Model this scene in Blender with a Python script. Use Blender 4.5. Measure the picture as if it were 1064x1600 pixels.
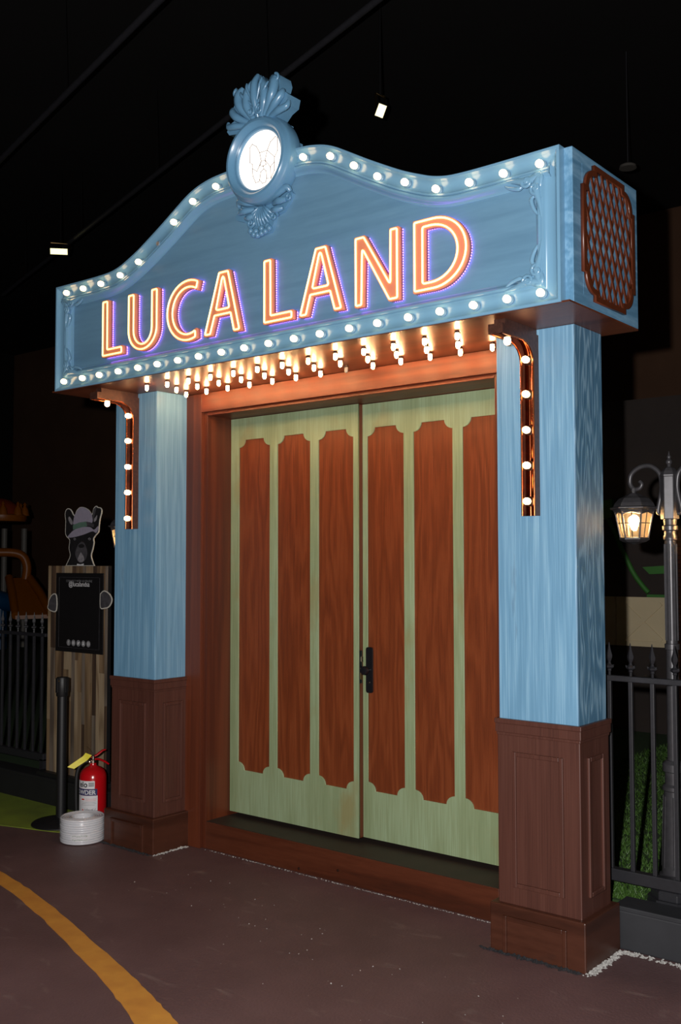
import bpy, bmesh, math, random
from mathutils import Vector, Matrix

random.seed(7)
for o in list(bpy.data.objects):
    bpy.data.objects.remove(o)
SC = bpy.context.scene
COL = SC.collection
PI = math.pi

# ------------------------------------------------------------------ camera
FPX, CX, CY, CZ = 1587.04, 1.8304, -3.7489, 1.6
YAW, PIT, ROL = 0.6825, 0.0489, -0.0012
FW = Vector((-math.sin(YAW) * math.cos(PIT), math.cos(YAW) * math.cos(PIT), math.sin(PIT)))
RT = Vector((math.cos(YAW), math.sin(YAW), 0))
UP = RT.cross(FW)
RT, UP = RT * math.cos(ROL) + UP * math.sin(ROL), UP * math.cos(ROL) - RT * math.sin(ROL)
cd = bpy.data.cameras.new('camera')
cam = bpy.data.objects.new('camera', cd)
COL.objects.link(cam)
cam.matrix_world = Matrix(((RT.x, UP.x, -FW.x, CX), (RT.y, UP.y, -FW.y, CY), (RT.z, UP.z, -FW.z, CZ), (0, 0, 0, 1)))
cd.sensor_fit = 'VERTICAL'
cd.sensor_height = 36
cd.sensor_width = 24
cd.lens = FPX / 1600 * 36
cd.clip_start = 0.05
SC.camera = cam


def U(px, py, ax, v):
    """photo pixel -> point on the plane ax = v"""
    d = FW + RT * ((px - 532) / FPX) + UP * ((800 - py) / FPX)
    c = Vector((CX, CY, CZ))
    i = 'xyz'.index(ax)
    return c + d * ((v - c[i]) / d[i])


# ------------------------------------------------------------------ world, flash, exposure
w = bpy.data.worlds.new('night_hall')
SC.world = w
w.use_nodes = True
w.node_tree.nodes['Background'].inputs[0].default_value = (0.9, 0.85, 0.8, 1)
w.node_tree.nodes['Background'].inputs[1].default_value = 0.004
fl = bpy.data.lights.new('camera_flash', 'POINT')      # the photographer's flash, left of and above the lens
fl.energy = 860
fl.color = (1.0, 0.97, 0.95)
fl.shadow_soft_size = 0.02
flo = bpy.data.objects.new('camera_flash', fl)
COL.objects.link(flo)
flo.location = Vector((CX, CY, CZ)) - RT * 0.20 + UP * 0.10 - FW * 0.03
SC.view_settings.view_transform = 'Standard'
SC.view_settings.look = 'None'
SC.view_settings.gamma = 1
SC.view_settings.use_curve_mapping = False
SC.view_settings.exposure = 0.0


# ------------------------------------------------------------------ materials
def lin(c):
    return tuple(((v / 255 + 0.055) / 1.055) ** 2.4 if v > 10 else v / 255 / 12.92 for v in c)


def base_mat(name):
    m = bpy.data.materials.new(name)
    m.use_nodes = True
    nt = m.node_tree
    return m, nt, nt.nodes['Principled BSDF']


def plain(name, rgb, rough=0.5, metal=0.0, spec=0.5, coat=0.0, noise=0.12, nscale=18.0, bump=0.0, rgb2=None):
    m, nt, b = base_mat(name)
    c = lin(rgb)
    c2 = lin(rgb2) if rgb2 else tuple(v * (1 - 2 * noise) for v in c)
    tc = nt.nodes.new('ShaderNodeTexCoord')
    nz = nt.nodes.new('ShaderNodeTexNoise')
    nz.inputs['Scale'].default_value = nscale
    nz.inputs['Detail'].default_value = 5
    nt.links.new(tc.outputs['Object'], nz.inputs['Vector'])
    mx = nt.nodes.new('ShaderNodeValToRGB')
    mx.color_ramp.elements[0].position = 0.3
    mx.color_ramp.elements[1].position = 0.7
    mx.color_ramp.elements[0].color = (*c2, 1)
    mx.color_ramp.elements[1].color = (*c, 1)
    nt.links.new(nz.outputs['Fac'], mx.inputs['Fac'])
    nt.links.new(mx.outputs['Color'], b.inputs['Base Color'])
    b.inputs['Roughness'].default_value = rough
    b.inputs['Metallic'].default_value = metal
    b.inputs['Specular IOR Level'].default_value = spec
    b.inputs['Coat Weight'].default_value = coat
    b.inputs['Coat Roughness'].default_value = 0.15
    if bump:
        bp = nt.nodes.new('ShaderNodeBump')
        bp.inputs['Strength'].default_value = bump
        bp.inputs['Distance'].default_value = 0.01
        nt.links.new(nz.outputs['Fac'], bp.inputs['Height'])
        nt.links.new(bp.outputs['Normal'], b.inputs['Normal'])
    return m


def wood(name, rgb_dark, rgb_mid, rgb_light, scale=(14, 14, 1.1), rough=0.4, bump=0.15, coat=0.0, rings=3.0, wear=None, spec=0.5, per_object=0.0, fine=0.5, amp=0.22):
    """grain running along local Z: distorted rings + fine fibres, optional worn patches"""
    m, nt, b = base_mat(name)
    N, L = nt.nodes.new, nt.links.new
    tc = N('ShaderNodeTexCoord')
    vec = tc.outputs['Object']
    if per_object:
        oi = N('ShaderNodeObjectInfo')
        ad = N('ShaderNodeVectorMath'); ad.operation = 'ADD'
        ml = N('ShaderNodeMath'); ml.operation = 'MULTIPLY'; ml.inputs[1].default_value = per_object
        L(oi.outputs['Random'], ml.inputs[0])
        L(vec, ad.inputs[0]); L(ml.outputs[0], ad.inputs[1])
        vec = ad.outputs[0]
    mp = N('ShaderNodeMapping'); mp.inputs['Scale'].default_value = scale
    L(vec, mp.inputs['Vector'])
    big = N('ShaderNodeTexNoise'); big.inputs['Scale'].default_value = 0.55; big.inputs['Detail'].default_value = 2.5
    big.inputs['Roughness'].default_value = 0.45
    L(mp.outputs['Vector'], big.inputs['Vector'])
    mu = N('ShaderNodeMath'); mu.operation = 'MULTIPLY'; mu.inputs[1].default_value = rings * 6.283 * 3
    L(big.outputs['Fac'], mu.inputs[0])
    sn = N('ShaderNodeMath'); sn.operation = 'SINE'
    L(mu.outputs[0], sn.inputs[0])
    mp2 = N('ShaderNodeMapping'); mp2.inputs['Scale'].default_value = (scale[0] * 14, scale[1] * 14, scale[2] * 3.5)
    L(vec, mp2.inputs['Vector'])
    fn = N('ShaderNodeTexNoise'); fn.inputs['Scale'].default_value = 1.0; fn.inputs['Detail'].default_value = 3
    L(mp2.outputs['Vector'], fn.inputs['Vector'])
    s1 = N('ShaderNodeMath'); s1.operation = 'MULTIPLY_ADD'; s1.inputs[1].default_value = amp; s1.inputs[2].default_value = 0.5 - fine / 2
    L(sn.outputs[0], s1.inputs[0])
    s2 = N('ShaderNodeMath'); s2.operation = 'MULTIPLY_ADD'; s2.inputs[1].default_value = fine
    L(fn.outputs['Fac'], s2.inputs[0]); L(s1.outputs[0], s2.inputs[2])
    cr = N('ShaderNodeValToRGB')
    cr.color_ramp.elements[0].position = 0.22; cr.color_ramp.elements[0].color = (*lin(rgb_dark), 1)
    cr.color_ramp.elements[1].position = 0.8; cr.color_ramp.elements[1].color = (*lin(rgb_light), 1)
    e = cr.color_ramp.elements.new(0.5); e.color = (*lin(rgb_mid), 1)
    L(s2.outputs[0], cr.inputs['Fac'])
    col = cr.outputs['Color']
    if wear:
        rgbw, sc, amount = wear
        wn = N('ShaderNodeTexNoise'); wn.inputs['Scale'].default_value = 1.0; wn.inputs['Detail'].default_value = 6
        mp3 = N('ShaderNodeMapping'); mp3.inputs['Scale'].default_value = sc
        L(vec, mp3.inputs['Vector']); L(mp3.outputs['Vector'], wn.inputs['Vector'])
        wr = N('ShaderNodeValToRGB')
        wr.color_ramp.elements[0].position = 1 - amount; wr.color_ramp.elements[0].color = (0, 0, 0, 1)
        wr.color_ramp.elements[1].position = min(1, 1 - amount + 0.14); wr.color_ramp.elements[1].color = (0.75, 0.75, 0.75, 1)
        L(wn.outputs['Fac'], wr.inputs['Fac'])
        mm = N('ShaderNodeMix'); mm.data_type = 'RGBA'
        L(wr.outputs['Color'], mm.inputs[0]); L(col, mm.inputs[6]); mm.inputs[7].default_value = (*lin(rgbw), 1)
        col = mm.outputs[2]
    L(col, b.inputs['Base Color'])
    b.inputs['Roughness'].default_value = rough
    b.inputs['Specular IOR Level'].default_value = spec
    b.inputs['Coat Weight'].default_value = coat
    b.inputs['Coat Roughness'].default_value = 0.2
    if bump:
        bp = N('ShaderNodeBump'); bp.inputs['Strength'].default_value = bump; bp.inputs['Distance'].default_value = 0.004
        L(s2.outputs[0], bp.inputs['Height']); L(bp.outputs['Normal'], b.inputs['Normal'])
    return m


def glow(name, rgb_lin, strength):
    m, nt, b = base_mat(name)
    b.inputs['Base Color'].default_value = (0.8, 0.75, 0.7, 1)
    b.inputs['Emission Color'].default_value = (*rgb_lin, 1)
    b.inputs['Emission Strength'].default_value = strength
    b.inputs['Roughness'].default_value = 0.3
    return m


M = {}
M['blue_wood'] = wood('blue_wood', (96, 141, 171), (110, 156, 187), (138, 180, 205), scale=(20, 20, 1.1), rough=0.42, bump=0.25, amp=0.09,
                      wear=((70, 84, 104), (16, 16, 2.4), 0.35), rings=2.2, fine=0.95)
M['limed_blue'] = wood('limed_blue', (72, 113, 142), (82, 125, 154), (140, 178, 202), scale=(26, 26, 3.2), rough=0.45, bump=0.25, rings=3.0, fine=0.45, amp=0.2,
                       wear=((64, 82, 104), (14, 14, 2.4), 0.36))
M['blue_box'] = wood('blue_box', (86, 132, 164), (98, 145, 178), (122, 166, 196), scale=(24, 1.1, 24), rough=0.4, bump=0.15, rings=1.2, fine=0.7)
M['blue_panel'] = wood('blue_panel', (94, 134, 162), (99, 140, 168), (105, 147, 175), scale=(0.8, 12, 22), rough=0.38, bump=0.05, rings=0.8)
M['blue_gloss'] = plain('blue_gloss', (116, 162, 192), rough=0.2, coat=0.5, noise=0.03, nscale=6)
M['blue_cast'] = plain('blue_cast', (98, 146, 180), rough=0.3, coat=0.3, noise=0.05, nscale=10)
M['red_wood'] = wood('red_wood', (98, 45, 21), (116, 55, 26), (131, 67, 35), scale=(15, 15, 1.5), rough=0.42, bump=0.15, rings=2.6, per_object=37.0, fine=0.75, amp=0.13)
M['frame_wood'] = wood('frame_wood', (74, 32, 17), (90, 41, 21), (103, 49, 27), scale=(20, 20, 0.6), rough=0.42, bump=0.1, rings=1.0)
M['lintel_wood'] = wood('lintel_wood', (88, 37, 18), (110, 48, 25), (124, 58, 31), scale=(0.7, 14, 22), rough=0.45, bump=0.1, rings=1.0)
M['sill_wood'] = wood('sill_wood', (62, 29, 16), (76, 36, 20), (88, 44, 26), scale=(0.7, 14, 22), rough=0.4, bump=0.1, rings=1.0)
M['brown_wood'] = wood('brown_wood', (66, 38, 31), (80, 47, 38), (90, 56, 46), scale=(18, 18, 0.9), rough=0.42, bump=0.12, rings=1.6, fine=0.8, amp=0.08)
M['plinth_wood'] = wood('plinth_wood', (54, 27, 17), (65, 34, 22), (76, 42, 29), scale=(1.0, 1.0, 16), rough=0.38, bump=0.08, rings=0.8,
                        wear=((34, 27, 25), (3, 3, 5), 0.36))
M['green_paint'] = wood('green_paint', (120, 136, 98), (138, 153, 116), (156, 176, 142), scale=(10, 10, 1.2), rough=0.5, bump=0.08, rings=0.9, fine=0.7, amp=0.1,
                        wear=((138, 128, 82), (4, 4, 2.0), 0.43))
M['soffit'] = wood('soffit', (84, 42, 26), (106, 56, 36), (124, 70, 46), scale=(0.7, 9, 9), rough=0.42, bump=0.05, rings=0.8, coat=0.15,
                   wear=((128, 104, 90), (1.5, 4, 4), 0.3))
M['soffit'].node_tree.nodes['Principled BSDF'].inputs['Metallic'].default_value = 0.35
M['tread'] = plain('tread', (50, 38, 31), rough=0.6, noise=0.15, nscale=8)
M['copper'] = plain('copper', (196, 104, 62), rough=0.2, metal=1.0, noise=0.14, nscale=30, bump=0.05)
M['copper_dark'] = plain('copper_dark', (96, 62, 50), rough=0.4, metal=0.4, noise=0.2, nscale=60, rgb2=(70, 45, 38))
M['bulb'] = glow('bulb', (1.0, 0.68, 0.32), 6.0)
M['bulb_small'] = glow('bulb_small', (1.0, 0.58, 0.26), 100.0)
M['bulb_bracket'] = glow('bulb_bracket', (1.0, 0.58, 0.26), 14.0)
M['bulb_off'] = plain('bulb_off', (150, 140, 130), rough=0.15, noise=0.05)
M['socket'] = plain('socket', (110, 146, 172), rough=0.4, noise=0.05)
M['socket_dark'] = plain('socket_dark', (60, 38, 28), rough=0.4, metal=0.5)
M['letter_face'] = plain('letter_face', (236, 142, 108), rough=0.4, noise=0.02)
M['letter_side'] = plain('letter_side', (224, 108, 84), rough=0.4, noise=0.02)
M['neon'] = glow('neon', (1.0, 0.76, 0.17), 2.4)
M['led'] = glow('led', (0.42, 0.1, 1.0), 7.0)
M['disc'] = glow('disc', (1.0, 0.98, 0.92), 0.95)
M['disc_line'] = plain('disc_line', (120, 76, 30), rough=0.6)
M['grille'] = plain('grille', (92, 44, 24), rough=0.35, noise=0.08)
M['black_metal'] = plain('black_metal', (37, 37, 41), rough=0.42, noise=0.1, nscale=40, bump=0.03)
M['black_matte'] = plain('black_matte', (22, 22, 24), rough=0.5, noise=0.1)
M['iron_grey'] = plain('iron_grey', (68, 67, 70), rough=0.36, metal=0.35, noise=0.12, nscale=40)
M['steel'] = plain('steel', (205, 190, 175), rough=0.25, metal=1.0, noise=0.05)
M['brass'] = plain('brass', (180, 150, 100), rough=0.3, metal=1.0, noise=0.05)
M['handle_black'] = plain('handle_black', (24, 24, 28), rough=0.3, noise=0.05)
M['red_enamel'] = plain('red_enamel', (186, 16, 24), rough=0.2, coat=0.6, noise=0.02)
M['rubber'] = plain('rubber', (18, 18, 20), rough=0.6, noise=0.1)
M['yellow_tag'] = plain('yellow_tag', (226, 212, 40), rough=0.5, noise=0.03)
M['paper'] = plain('paper', (214, 212, 214), rough=0.6, noise=0.03)
M['navy'] = plain('navy', (44, 46, 92), rough=0.5, noise=0.03)
M['ink'] = plain('ink', (24, 22, 24), rough=0.7, noise=0.02)
M['red_ink'] = plain('red_ink', (200, 50, 40), rough=0.7, noise=0.02)
M['green_ink'] = plain('green_ink', (96, 128, 84), rough=0.7, noise=0.02)
M['white_print'] = plain('white_print', (198, 198, 200), rough=0.6, noise=0.03)
M['grey_print'] = plain('grey_print', (120, 120, 122), rough=0.6, noise=0.03)
M['poster'] = plain('poster', (20, 19, 20), rough=0.45, noise=0.05)
M['card_edge'] = plain('card_edge', (190, 186, 176), rough=0.6, noise=0.04)
M['dog_black'] = plain('dog_black', (26, 25, 27), rough=0.6, noise=0.2, nscale=40)
M['dog_grey'] = plain('dog_grey', (74, 72, 76), rough=0.6, noise=0.25, nscale=30)
M['dog_pale'] = plain('dog_pale', (140, 136, 140), rough=0.6, noise=0.2, nscale=60)
M['hat'] = plain('hat', (142, 136, 152), rough=0.7, noise=0.06, nscale=60)
M['hat_band'] = plain('hat_band', (84, 112, 98), rough=0.7, noise=0.08, nscale=30)
for i, (a, b_, c_) in enumerate((((86, 66, 46), (112, 90, 64), (132, 108, 80)), ((52, 38, 28), (68, 50, 36), (84, 62, 44)),
                                 ((116, 96, 72), (136, 116, 90), (152, 134, 108)), ((76, 64, 54), (98, 86, 74), (116, 104, 92)))):
    M['plank%d' % i] = wood('plank_wood_%d' % i, a, b_, c_, scale=(10, 10, 1.5), rough=0.7, bump=0.2, rings=2, per_object=23.0,
                            wear=((34, 28, 24), (14, 14, 2.5), 0.4))
M['floor'] = None
M['stripe'] = plain('stripe', (206, 146, 60), rough=0.6, noise=0.08, nscale=9, rgb2=(188, 126, 52), bump=0.1)
M['green_floor'] = plain('green_floor', (126, 146, 40), rough=0.75, noise=0.1, nscale=5, rgb2=(106, 118, 40), bump=0.15)
M['turf'] = plain('turf', (36, 66, 22), rough=0.9, noise=0.2, nscale=60, bump=0.6)
M['blade'] = plain('blade', (70, 106, 38), rough=0.6, noise=0.25, nscale=40)
M['kerb_black'] = plain('kerb_black', (26, 26, 28), rough=0.6, noise=0.12, nscale=9)
M['kerb'] = plain('kerb', (42, 43, 47), rough=0.6, noise=0.12, nscale=9)
M['rubble'] = plain('rubble', (190, 188, 184), rough=0.9, noise=0.25, nscale=60)
M['rubble_dark'] = plain('rubble_dark', (38, 38, 42), rough=0.9, noise=0.25, nscale=60)
M['hall_brown'] = plain('hall_brown', (124, 90, 68), rough=0.9, noise=0.1, nscale=1)
M['hall_dark'] = plain('hall_dark', (26, 24, 24), rough=0.9, noise=0.1, nscale=1)
M['pipe'] = plain('pipe', (62, 62, 68), rough=0.6, noise=0.1)
M['lamp_off'] = plain('lamp_off', (120, 116, 110), rough=0.5, noise=0.05)
M['flood'] = glow('flood', (1.0, 0.86, 0.45), 2.0)
M['flood_far'] = glow('flood_far', (1.0, 0.93, 0.42), 2.0)
M['lantern_bulb'] = glow('lantern_bulb', (1.0, 0.60, 0.25), 220.0)
M['cream'] = plain('cream', (196, 180, 146), rough=0.7, noise=0.05, nscale=4)
M['barn_dark'] = plain('barn_dark', (40, 30, 25), rough=0.8, noise=0.15, nscale=3)
M['barn_green'] = plain('barn_green', (52, 110, 40), rough=0.6, noise=0.08, nscale=4)
M['slide_orange'] = plain('slide_orange', (160, 88, 14), rough=0.4, noise=0.05)
M['slide_blue'] = plain('slide_blue', (12, 70, 112), rough=0.4, noise=0.05)
M['slide_red'] = plain('slide_red', (150, 60, 30), rough=0.4, noise=0.05)
M['brick'] = plain('brick', (128, 88, 72), rough=0.85, noise=0.2, nscale=30)
M['mortar'] = plain('mortar', (84, 74, 66), rough=0.9, noise=0.1, nscale=30)
M['cable'] = plain('cable', (216, 216, 220), rough=0.35, noise=0.03, coat=0.5)


def glass(name, tint, rough=0.05, alpha=0.25):
    m, nt, b = base_mat(name)
    b.inputs['Base Color'].default_value = (*tint, 1)
    b.inputs['Roughness'].default_value = rough
    b.inputs['Alpha'].default_value = alpha
    b.inputs['Specular IOR Level'].default_value = 0.7
    tc = nt.nodes.new('ShaderNodeTexCoord')
    nz = nt.nodes.new('ShaderNodeTexNoise'); nz.inputs['Scale'].default_value = 60
    nt.links.new(tc.outputs['Object'], nz.inputs['Vector'])
    bp = nt.nodes.new('ShaderNodeBump'); bp.inputs['Strength'].default_value = 0.4; bp.inputs['Distance'].default_value = 0.003
    nt.links.new(nz.outputs['Fac'], bp.inputs['Height'])
    nt.links.new(bp.outputs['Normal'], b.inputs['Normal'])
    return m


M['wrap'] = glass('wrap', (0.85, 0.86, 0.9), 0.12, 0.16)
M['lantern_glass'] = glass('lantern_glass', (1.0, 0.82, 0.6), 0.42, 0.9)
M['lantern_glass'].node_tree.nodes['Principled BSDF'].inputs['Transmission Weight'].default_value = 0.92
M['lantern_glass'].node_tree.nodes['Principled BSDF'].inputs['IOR'].default_value = 1.08


def floor_mat():
    m, nt, b = base_mat('maroon_floor')
    N, L = nt.nodes.new, nt.links.new
    tc = N('ShaderNodeTexCoord')
    n1 = N('ShaderNodeTexNoise'); n1.inputs['Scale'].default_value = 1.6; n1.inputs['Detail'].default_value = 8; n1.inputs['Roughness'].default_value = 0.65
    L(tc.outputs['Object'], n1.inputs['Vector'])
    cr = N('ShaderNodeValToRGB')
    cr.color_ramp.elements[0].position = 0.3; cr.color_ramp.elements[0].color = (*lin((85, 62, 62)), 1)
    cr.color_ramp.elements[1].position = 0.75; cr.color_ramp.elements[1].color = (*lin((108, 82, 82)), 1)
    L(n1.outputs['Fac'], cr.inputs['Fac'])
    mp = N('ShaderNodeMapping'); mp.inputs['Scale'].default_value = (5, 11, 5); mp.inputs['Rotation'].default_value = (0, 0, 0.5)
    L(tc.outputs['Object'], mp.inputs['Vector'])
    n2 = N('ShaderNodeTexNoise'); n2.inputs['Scale'].default_value = 1.0; n2.inputs['Detail'].default_value = 7; n2.inputs['Distortion'].default_value = 0.6
    L(mp.outputs['Vector'], n2.inputs['Vector'])
    c2 = N('ShaderNodeValToRGB')
    c2.color_ramp.elements[0].position = 0.62; c2.color_ramp.elements[0].color = (0, 0, 0, 1)
    c2.color_ramp.elements[1].position = 0.8; c2.color_ramp.elements[1].color = (0.55, 0.55, 0.55, 1)
    L(n2.outputs['Fac'], c2.inputs['Fac'])
    mm = N('ShaderNodeMix'); mm.data_type = 'RGBA'
    L(c2.outputs['Color'], mm.inputs[0]); L(cr.outputs['Color'], mm.inputs[6]); mm.inputs[7].default_value = (*lin((142, 124, 118)), 1)
    L(mm.outputs[2], b.inputs['Base Color'])
    n3 = N('ShaderNodeTexNoise'); n3.inputs['Scale'].default_value = 90; n3.inputs['Detail'].default_value = 4
    L(tc.outputs['Object'], n3.inputs['Vector'])
    bp = N('ShaderNodeBump'); bp.inputs['Strength'].default_value = 0.35; bp.inputs['Distance'].default_value = 0.006
    L(n3.outputs['Fac'], bp.inputs['Height']); L(bp.outputs['Normal'], b.inputs['Normal'])
    b.inputs['Roughness'].default_value = 0.55
    return m


M['floor'] = floor_mat()


# ------------------------------------------------------------------ mesh helpers
class MB:
    def __init__(self):
        self.v, self.f = [], []

    def add(self, vs, fs):
        n = len(self.v)
        self.v += [tuple(p) for p in vs]
        self.f += [tuple(i + n for i in q) for q in fs]
        return self

    def box(self, x0, x1, y0, y1, z0, z1):
        return self.add([(x, y, z) for z in (z0, z1) for y in (y0, y1) for x in (x0, x1)],
                        [(0, 2, 3, 1), (4, 5, 7, 6), (0, 1, 5, 4), (2, 6, 7, 3), (0, 4, 6, 2), (1, 3, 7, 5)])

    def lathe(self, prof, c=(0, 0, 0), axis='z', n=20, cap=True, a0=0.0):
        """prof: list of (radius, height)"""
        vs, fs = [], []
        for r, h in prof:
            for k in range(n):
                a = a0 + 2 * PI * k / n
                p = (r * math.cos(a), r * math.sin(a), h)
                if axis == 'y':
                    p = (p[0], h, -p[1])
                elif axis == '-y':
                    p = (p[0], -h, p[1])
                elif axis == '-z':
                    p = (p[0], -p[1], -h)
                elif axis == 'x':
                    p = (h, p[0], p[1])
                vs.append((p[0] + c[0], p[1] + c[1], p[2] + c[2]))
        for j in range(len(prof) - 1):
            for k in range(n):
                k2 = (k + 1) % n
                fs.append((j * n + k, j * n + k2, (j + 1) * n + k2, (j + 1) * n + k))
        if cap:
            fs.append(tuple(range(n - 1, -1, -1)))
            fs.append(tuple((len(prof) - 1) * n + k for k in range(n)))
        return self.add(vs, fs)

    def tube(self, path, r, n=8, closed=False, flat=None, cap=True):
        """r: number or list; flat=(axis vector, factor) squashes the section along an axis"""
        P = [Vector(p) for p in path]
        m = len(P)
        R = r if isinstance(r, (list, tuple)) else [r] * m
        vs, fs = [], []
        prev = None
        for i in range(m):
            if closed:
                t = P[(i + 1) % m] - P[i - 1]
            else:
                t = P[min(i + 1, m - 1)] - P[max(i - 1, 0)]
            t.normalize()
            if prev is None:
                ref = Vector((0, 1, 0)) if abs(t.y) < 0.9 else Vector((1, 0, 0))
                u = (ref - t * ref.dot(t)).normalized()
            else:
                u = (prev - t * prev.dot(t)).normalized()
            prev = u
            wv = t.cross(u)
            for k in range(n):
                a = 2 * PI * k / n
                d = u * math.cos(a) * R[i] + wv * math.sin(a) * R[i]
                if flat:
                    ax = Vector(flat[0])
                    d = d + ax * (d.dot(ax) * (flat[1] - 1))
                vs.append(P[i] + d)
        for i in range(m if closed else m - 1):
            i2 = (i + 1) % m
            for k in range(n):
                k2 = (k + 1) % n
                fs.append((i * n + k, i * n + k2, i2 * n + k2, i2 * n + k))
        if cap and not closed:
            fs.append(tuple(range(n - 1, -1, -1)))
            fs.append(tuple((m - 1) * n + k for k in range(n)))
        return self.add(vs, fs)

    def prism(self, poly, plane, h0, h1):
        """convex/simple polygon (2D) extruded; plane 'xz' (h=y), 'xy' (h=z), 'yz' (h=x)"""
        def P(a, b, h):
            return {'xz': (a, h, b), 'xy': (a, b, h), 'yz': (h, a, b)}[plane]
        n = len(poly)
        vs = [P(a, b, h0) for a, b in poly] + [P(a, b, h1) for a, b in poly]
        fs = [tuple(range(n - 1, -1, -1)), tuple(range(n, 2 * n))]
        fs += [(i, (i + 1) % n, n + (i + 1) % n, n + i) for i in range(n)]
        return self.add(vs, fs)

    def sphere(self, c, r, nu=14, nv=8, sx=1, sy=1, sz=1):
        prof = [(max(1e-4, r * math.sin(PI * j / nv)), -r * math.cos(PI * j / nv)) for j in range(nv + 1)]
        vs0 = len(self.v)
        self.lathe(prof, (0, 0, 0), 'z', nu, cap=True)
        for i in range(vs0, len(self.v)):
            x, y, z = self.v[i]
            self.v[i] = (c[0] + x * sx, c[1] + y * sy, c[2] + z * sz)
        return self

    def mesh(self, name):
        me = bpy.data.meshes.new(name)
        me.from_pydata(self.v, [], self.f)
        bm = bmesh.new()
        bm.from_mesh(me)
        bmesh.ops.recalc_face_normals(bm, faces=bm.faces)
        bm.to_mesh(me)
        bm.free()
        return me


def finish(o, mat, smooth=None, bevel=0, seg=2):
    me = o.data
    if mat is not None:
        me.materials.clear()
        me.materials.append(M[mat])
    if smooth is not None:
        me.polygons.foreach_set('use_smooth', [True] * len(me.polygons))
        me.set_sharp_from_angle(angle=math.radians(smooth))
    if bevel:
        md = o.modifiers.new('bevel', 'BEVEL')
        md.width = bevel
        md.segments = seg
        md.limit_method = 'ANGLE'
        md.angle_limit = math.radians(40)
    return o


def root_loc(o):
    while o.parent:
        o = o.parent
    return o.location


def part(name, mb, mat, parent, smooth=None, bevel=0, seg=2, label=None):
    """mb holds WORLD coordinates; stored relative to the root of the thing"""
    me = mb.mesh(name) if isinstance(mb, MB) else mb
    if parent is not None:
        d = root_loc(parent)
        me.transform(Matrix.Translation(-d))
    o = bpy.data.objects.new(name, me)
    COL.objects.link(o)
    if parent is not None:
        o.parent = parent
    if label:
        o['label'] = label
    return finish(o, mat, smooth, bevel, seg)


def tag(o, label, cat, group=None, kind=None):
    if label:
        o['label'] = label
    if cat:
        o['category'] = cat
    if group:
        o['group'] = group
    if kind:
        o['kind'] = kind
    return o


def thing(name, loc, label, cat, group=None):
    e = bpy.data.objects.new(name, None)
    e.empty_display_size = 0.1
    COL.objects.link(e)
    e.location = loc
    return tag(e, label, cat, group)


def single(name, mb, mat, origin, label, cat, group=None, kind=None, smooth=None, bevel=0):
    """a thing that is one mesh, with its origin at its base"""
    me = mb.mesh(name)
    me.transform(Matrix.Translation(-Vector(origin)))
    o = bpy.data.objects.new(name, me)
    COL.objects.link(o)
    o.location = origin
    tag(o, label, cat, group, kind)
    return finish(o, mat, smooth, bevel)


def struct(name, mb, mat, **k):
    o = part(name, mb, mat, None, **k)
    o['kind'] = 'structure'
    return o


def copy_tree(o, parent=None):
    c = o.copy()
    COL.objects.link(c)
    c.parent = parent
    for ch in [x for x in bpy.data.objects if x.parent == o]:
        copy_tree(ch, c)
    return c


def inst(src, parent, loc, rot=(0, 0, 0), name=None):
    """copy of a part (with its sub-parts) placed under the same thing; shares mesh data"""
    c = copy_tree(src, parent)
    c.location = Vector(loc)
    c.rotation_euler = rot
    return c


def shape2d(loops, plane, h0, h1, name='shape'):
    """filled 2D outline with holes, extruded from h0 to h1"""
    cu = bpy.data.curves.new(name, 'CURVE')
    cu.dimensions = '2D'
    cu.fill_mode = 'BOTH'
    for lp in loops:
        sp = cu.splines.new('POLY')
        sp.points.add(len(lp) - 1)
        for i, (a, b) in enumerate(lp):
            sp.points[i].co = (a, b, 0, 1)
        sp.use_cyclic_u = True
    cu.extrude = abs(h1 - h0) / 2
    o = bpy.data.objects.new(name, cu)
    COL.objects.link(o)
    dg = bpy.context.evaluated_depsgraph_get()
    me = bpy.data.meshes.new_from_object(o.evaluated_get(dg))
    bpy.data.objects.remove(o)
    bpy.data.curves.remove(cu)
    mid = (h0 + h1) / 2
    for v in me.vertices:
        a, b, h = v.co
        v.co = {'xz': (a, mid + h, b), 'xy': (a, b, mid + h), 'yz': (mid + h, a, b)}[plane]
    bm = bmesh.new()
    bm.from_mesh(me)
    bmesh.ops.remove_doubles(bm, verts=bm.verts, dist=1e-6)
    bmesh.ops.recalc_face_normals(bm, faces=bm.faces)
    bm.to_mesh(me)
    bm.free()
    return me


def text2d(s, size, bold=0.0, align='CENTER'):
    cu = bpy.data.curves.new('text', 'FONT')
    cu.body = s
    cu.size = size
    cu.align_x = align
    cu.offset = bold * size
    cu.extrude = 0.0
    o = bpy.data.objects.new('text', cu)
    COL.objects.link(o)
    dg = bpy.context.evaluated_depsgraph_get()
    me = bpy.data.meshes.new_from_object(o.evaluated_get(dg))
    bpy.data.objects.remove(o)
    bpy.data.curves.remove(cu)
    return me


def fillet(poly, r, n=4):
    out = []
    m = len(poly)
    for i in range(m):
        p, a, b = Vector(poly[i]), Vector(poly[i - 1]), Vector(poly[(i + 1) % m])
        d1, d2 = a - p, b - p
        l1, l2 = d1.length, d2.length
        d1.normalize(); d2.normalize()
        ang = d1.angle(d2)
        if ang > 2.8:
            out.append(tuple(p))
            continue
        t = min(r / math.tan(ang / 2), l1 * 0.45, l2 * 0.45)
        s, e = p + d1 * t, p + d2 * t
        for k in range(n + 1):
            u = k / n
            q = s * (1 - u) ** 2 + p * 2 * u * (1 - u) + e * u ** 2
            out.append(tuple(q))
    return out


def area2(poly):
    return sum(poly[i - 1][0] * poly[i][1] - poly[i][0] * poly[i - 1][1] for i in range(len(poly))) / 2


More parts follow.
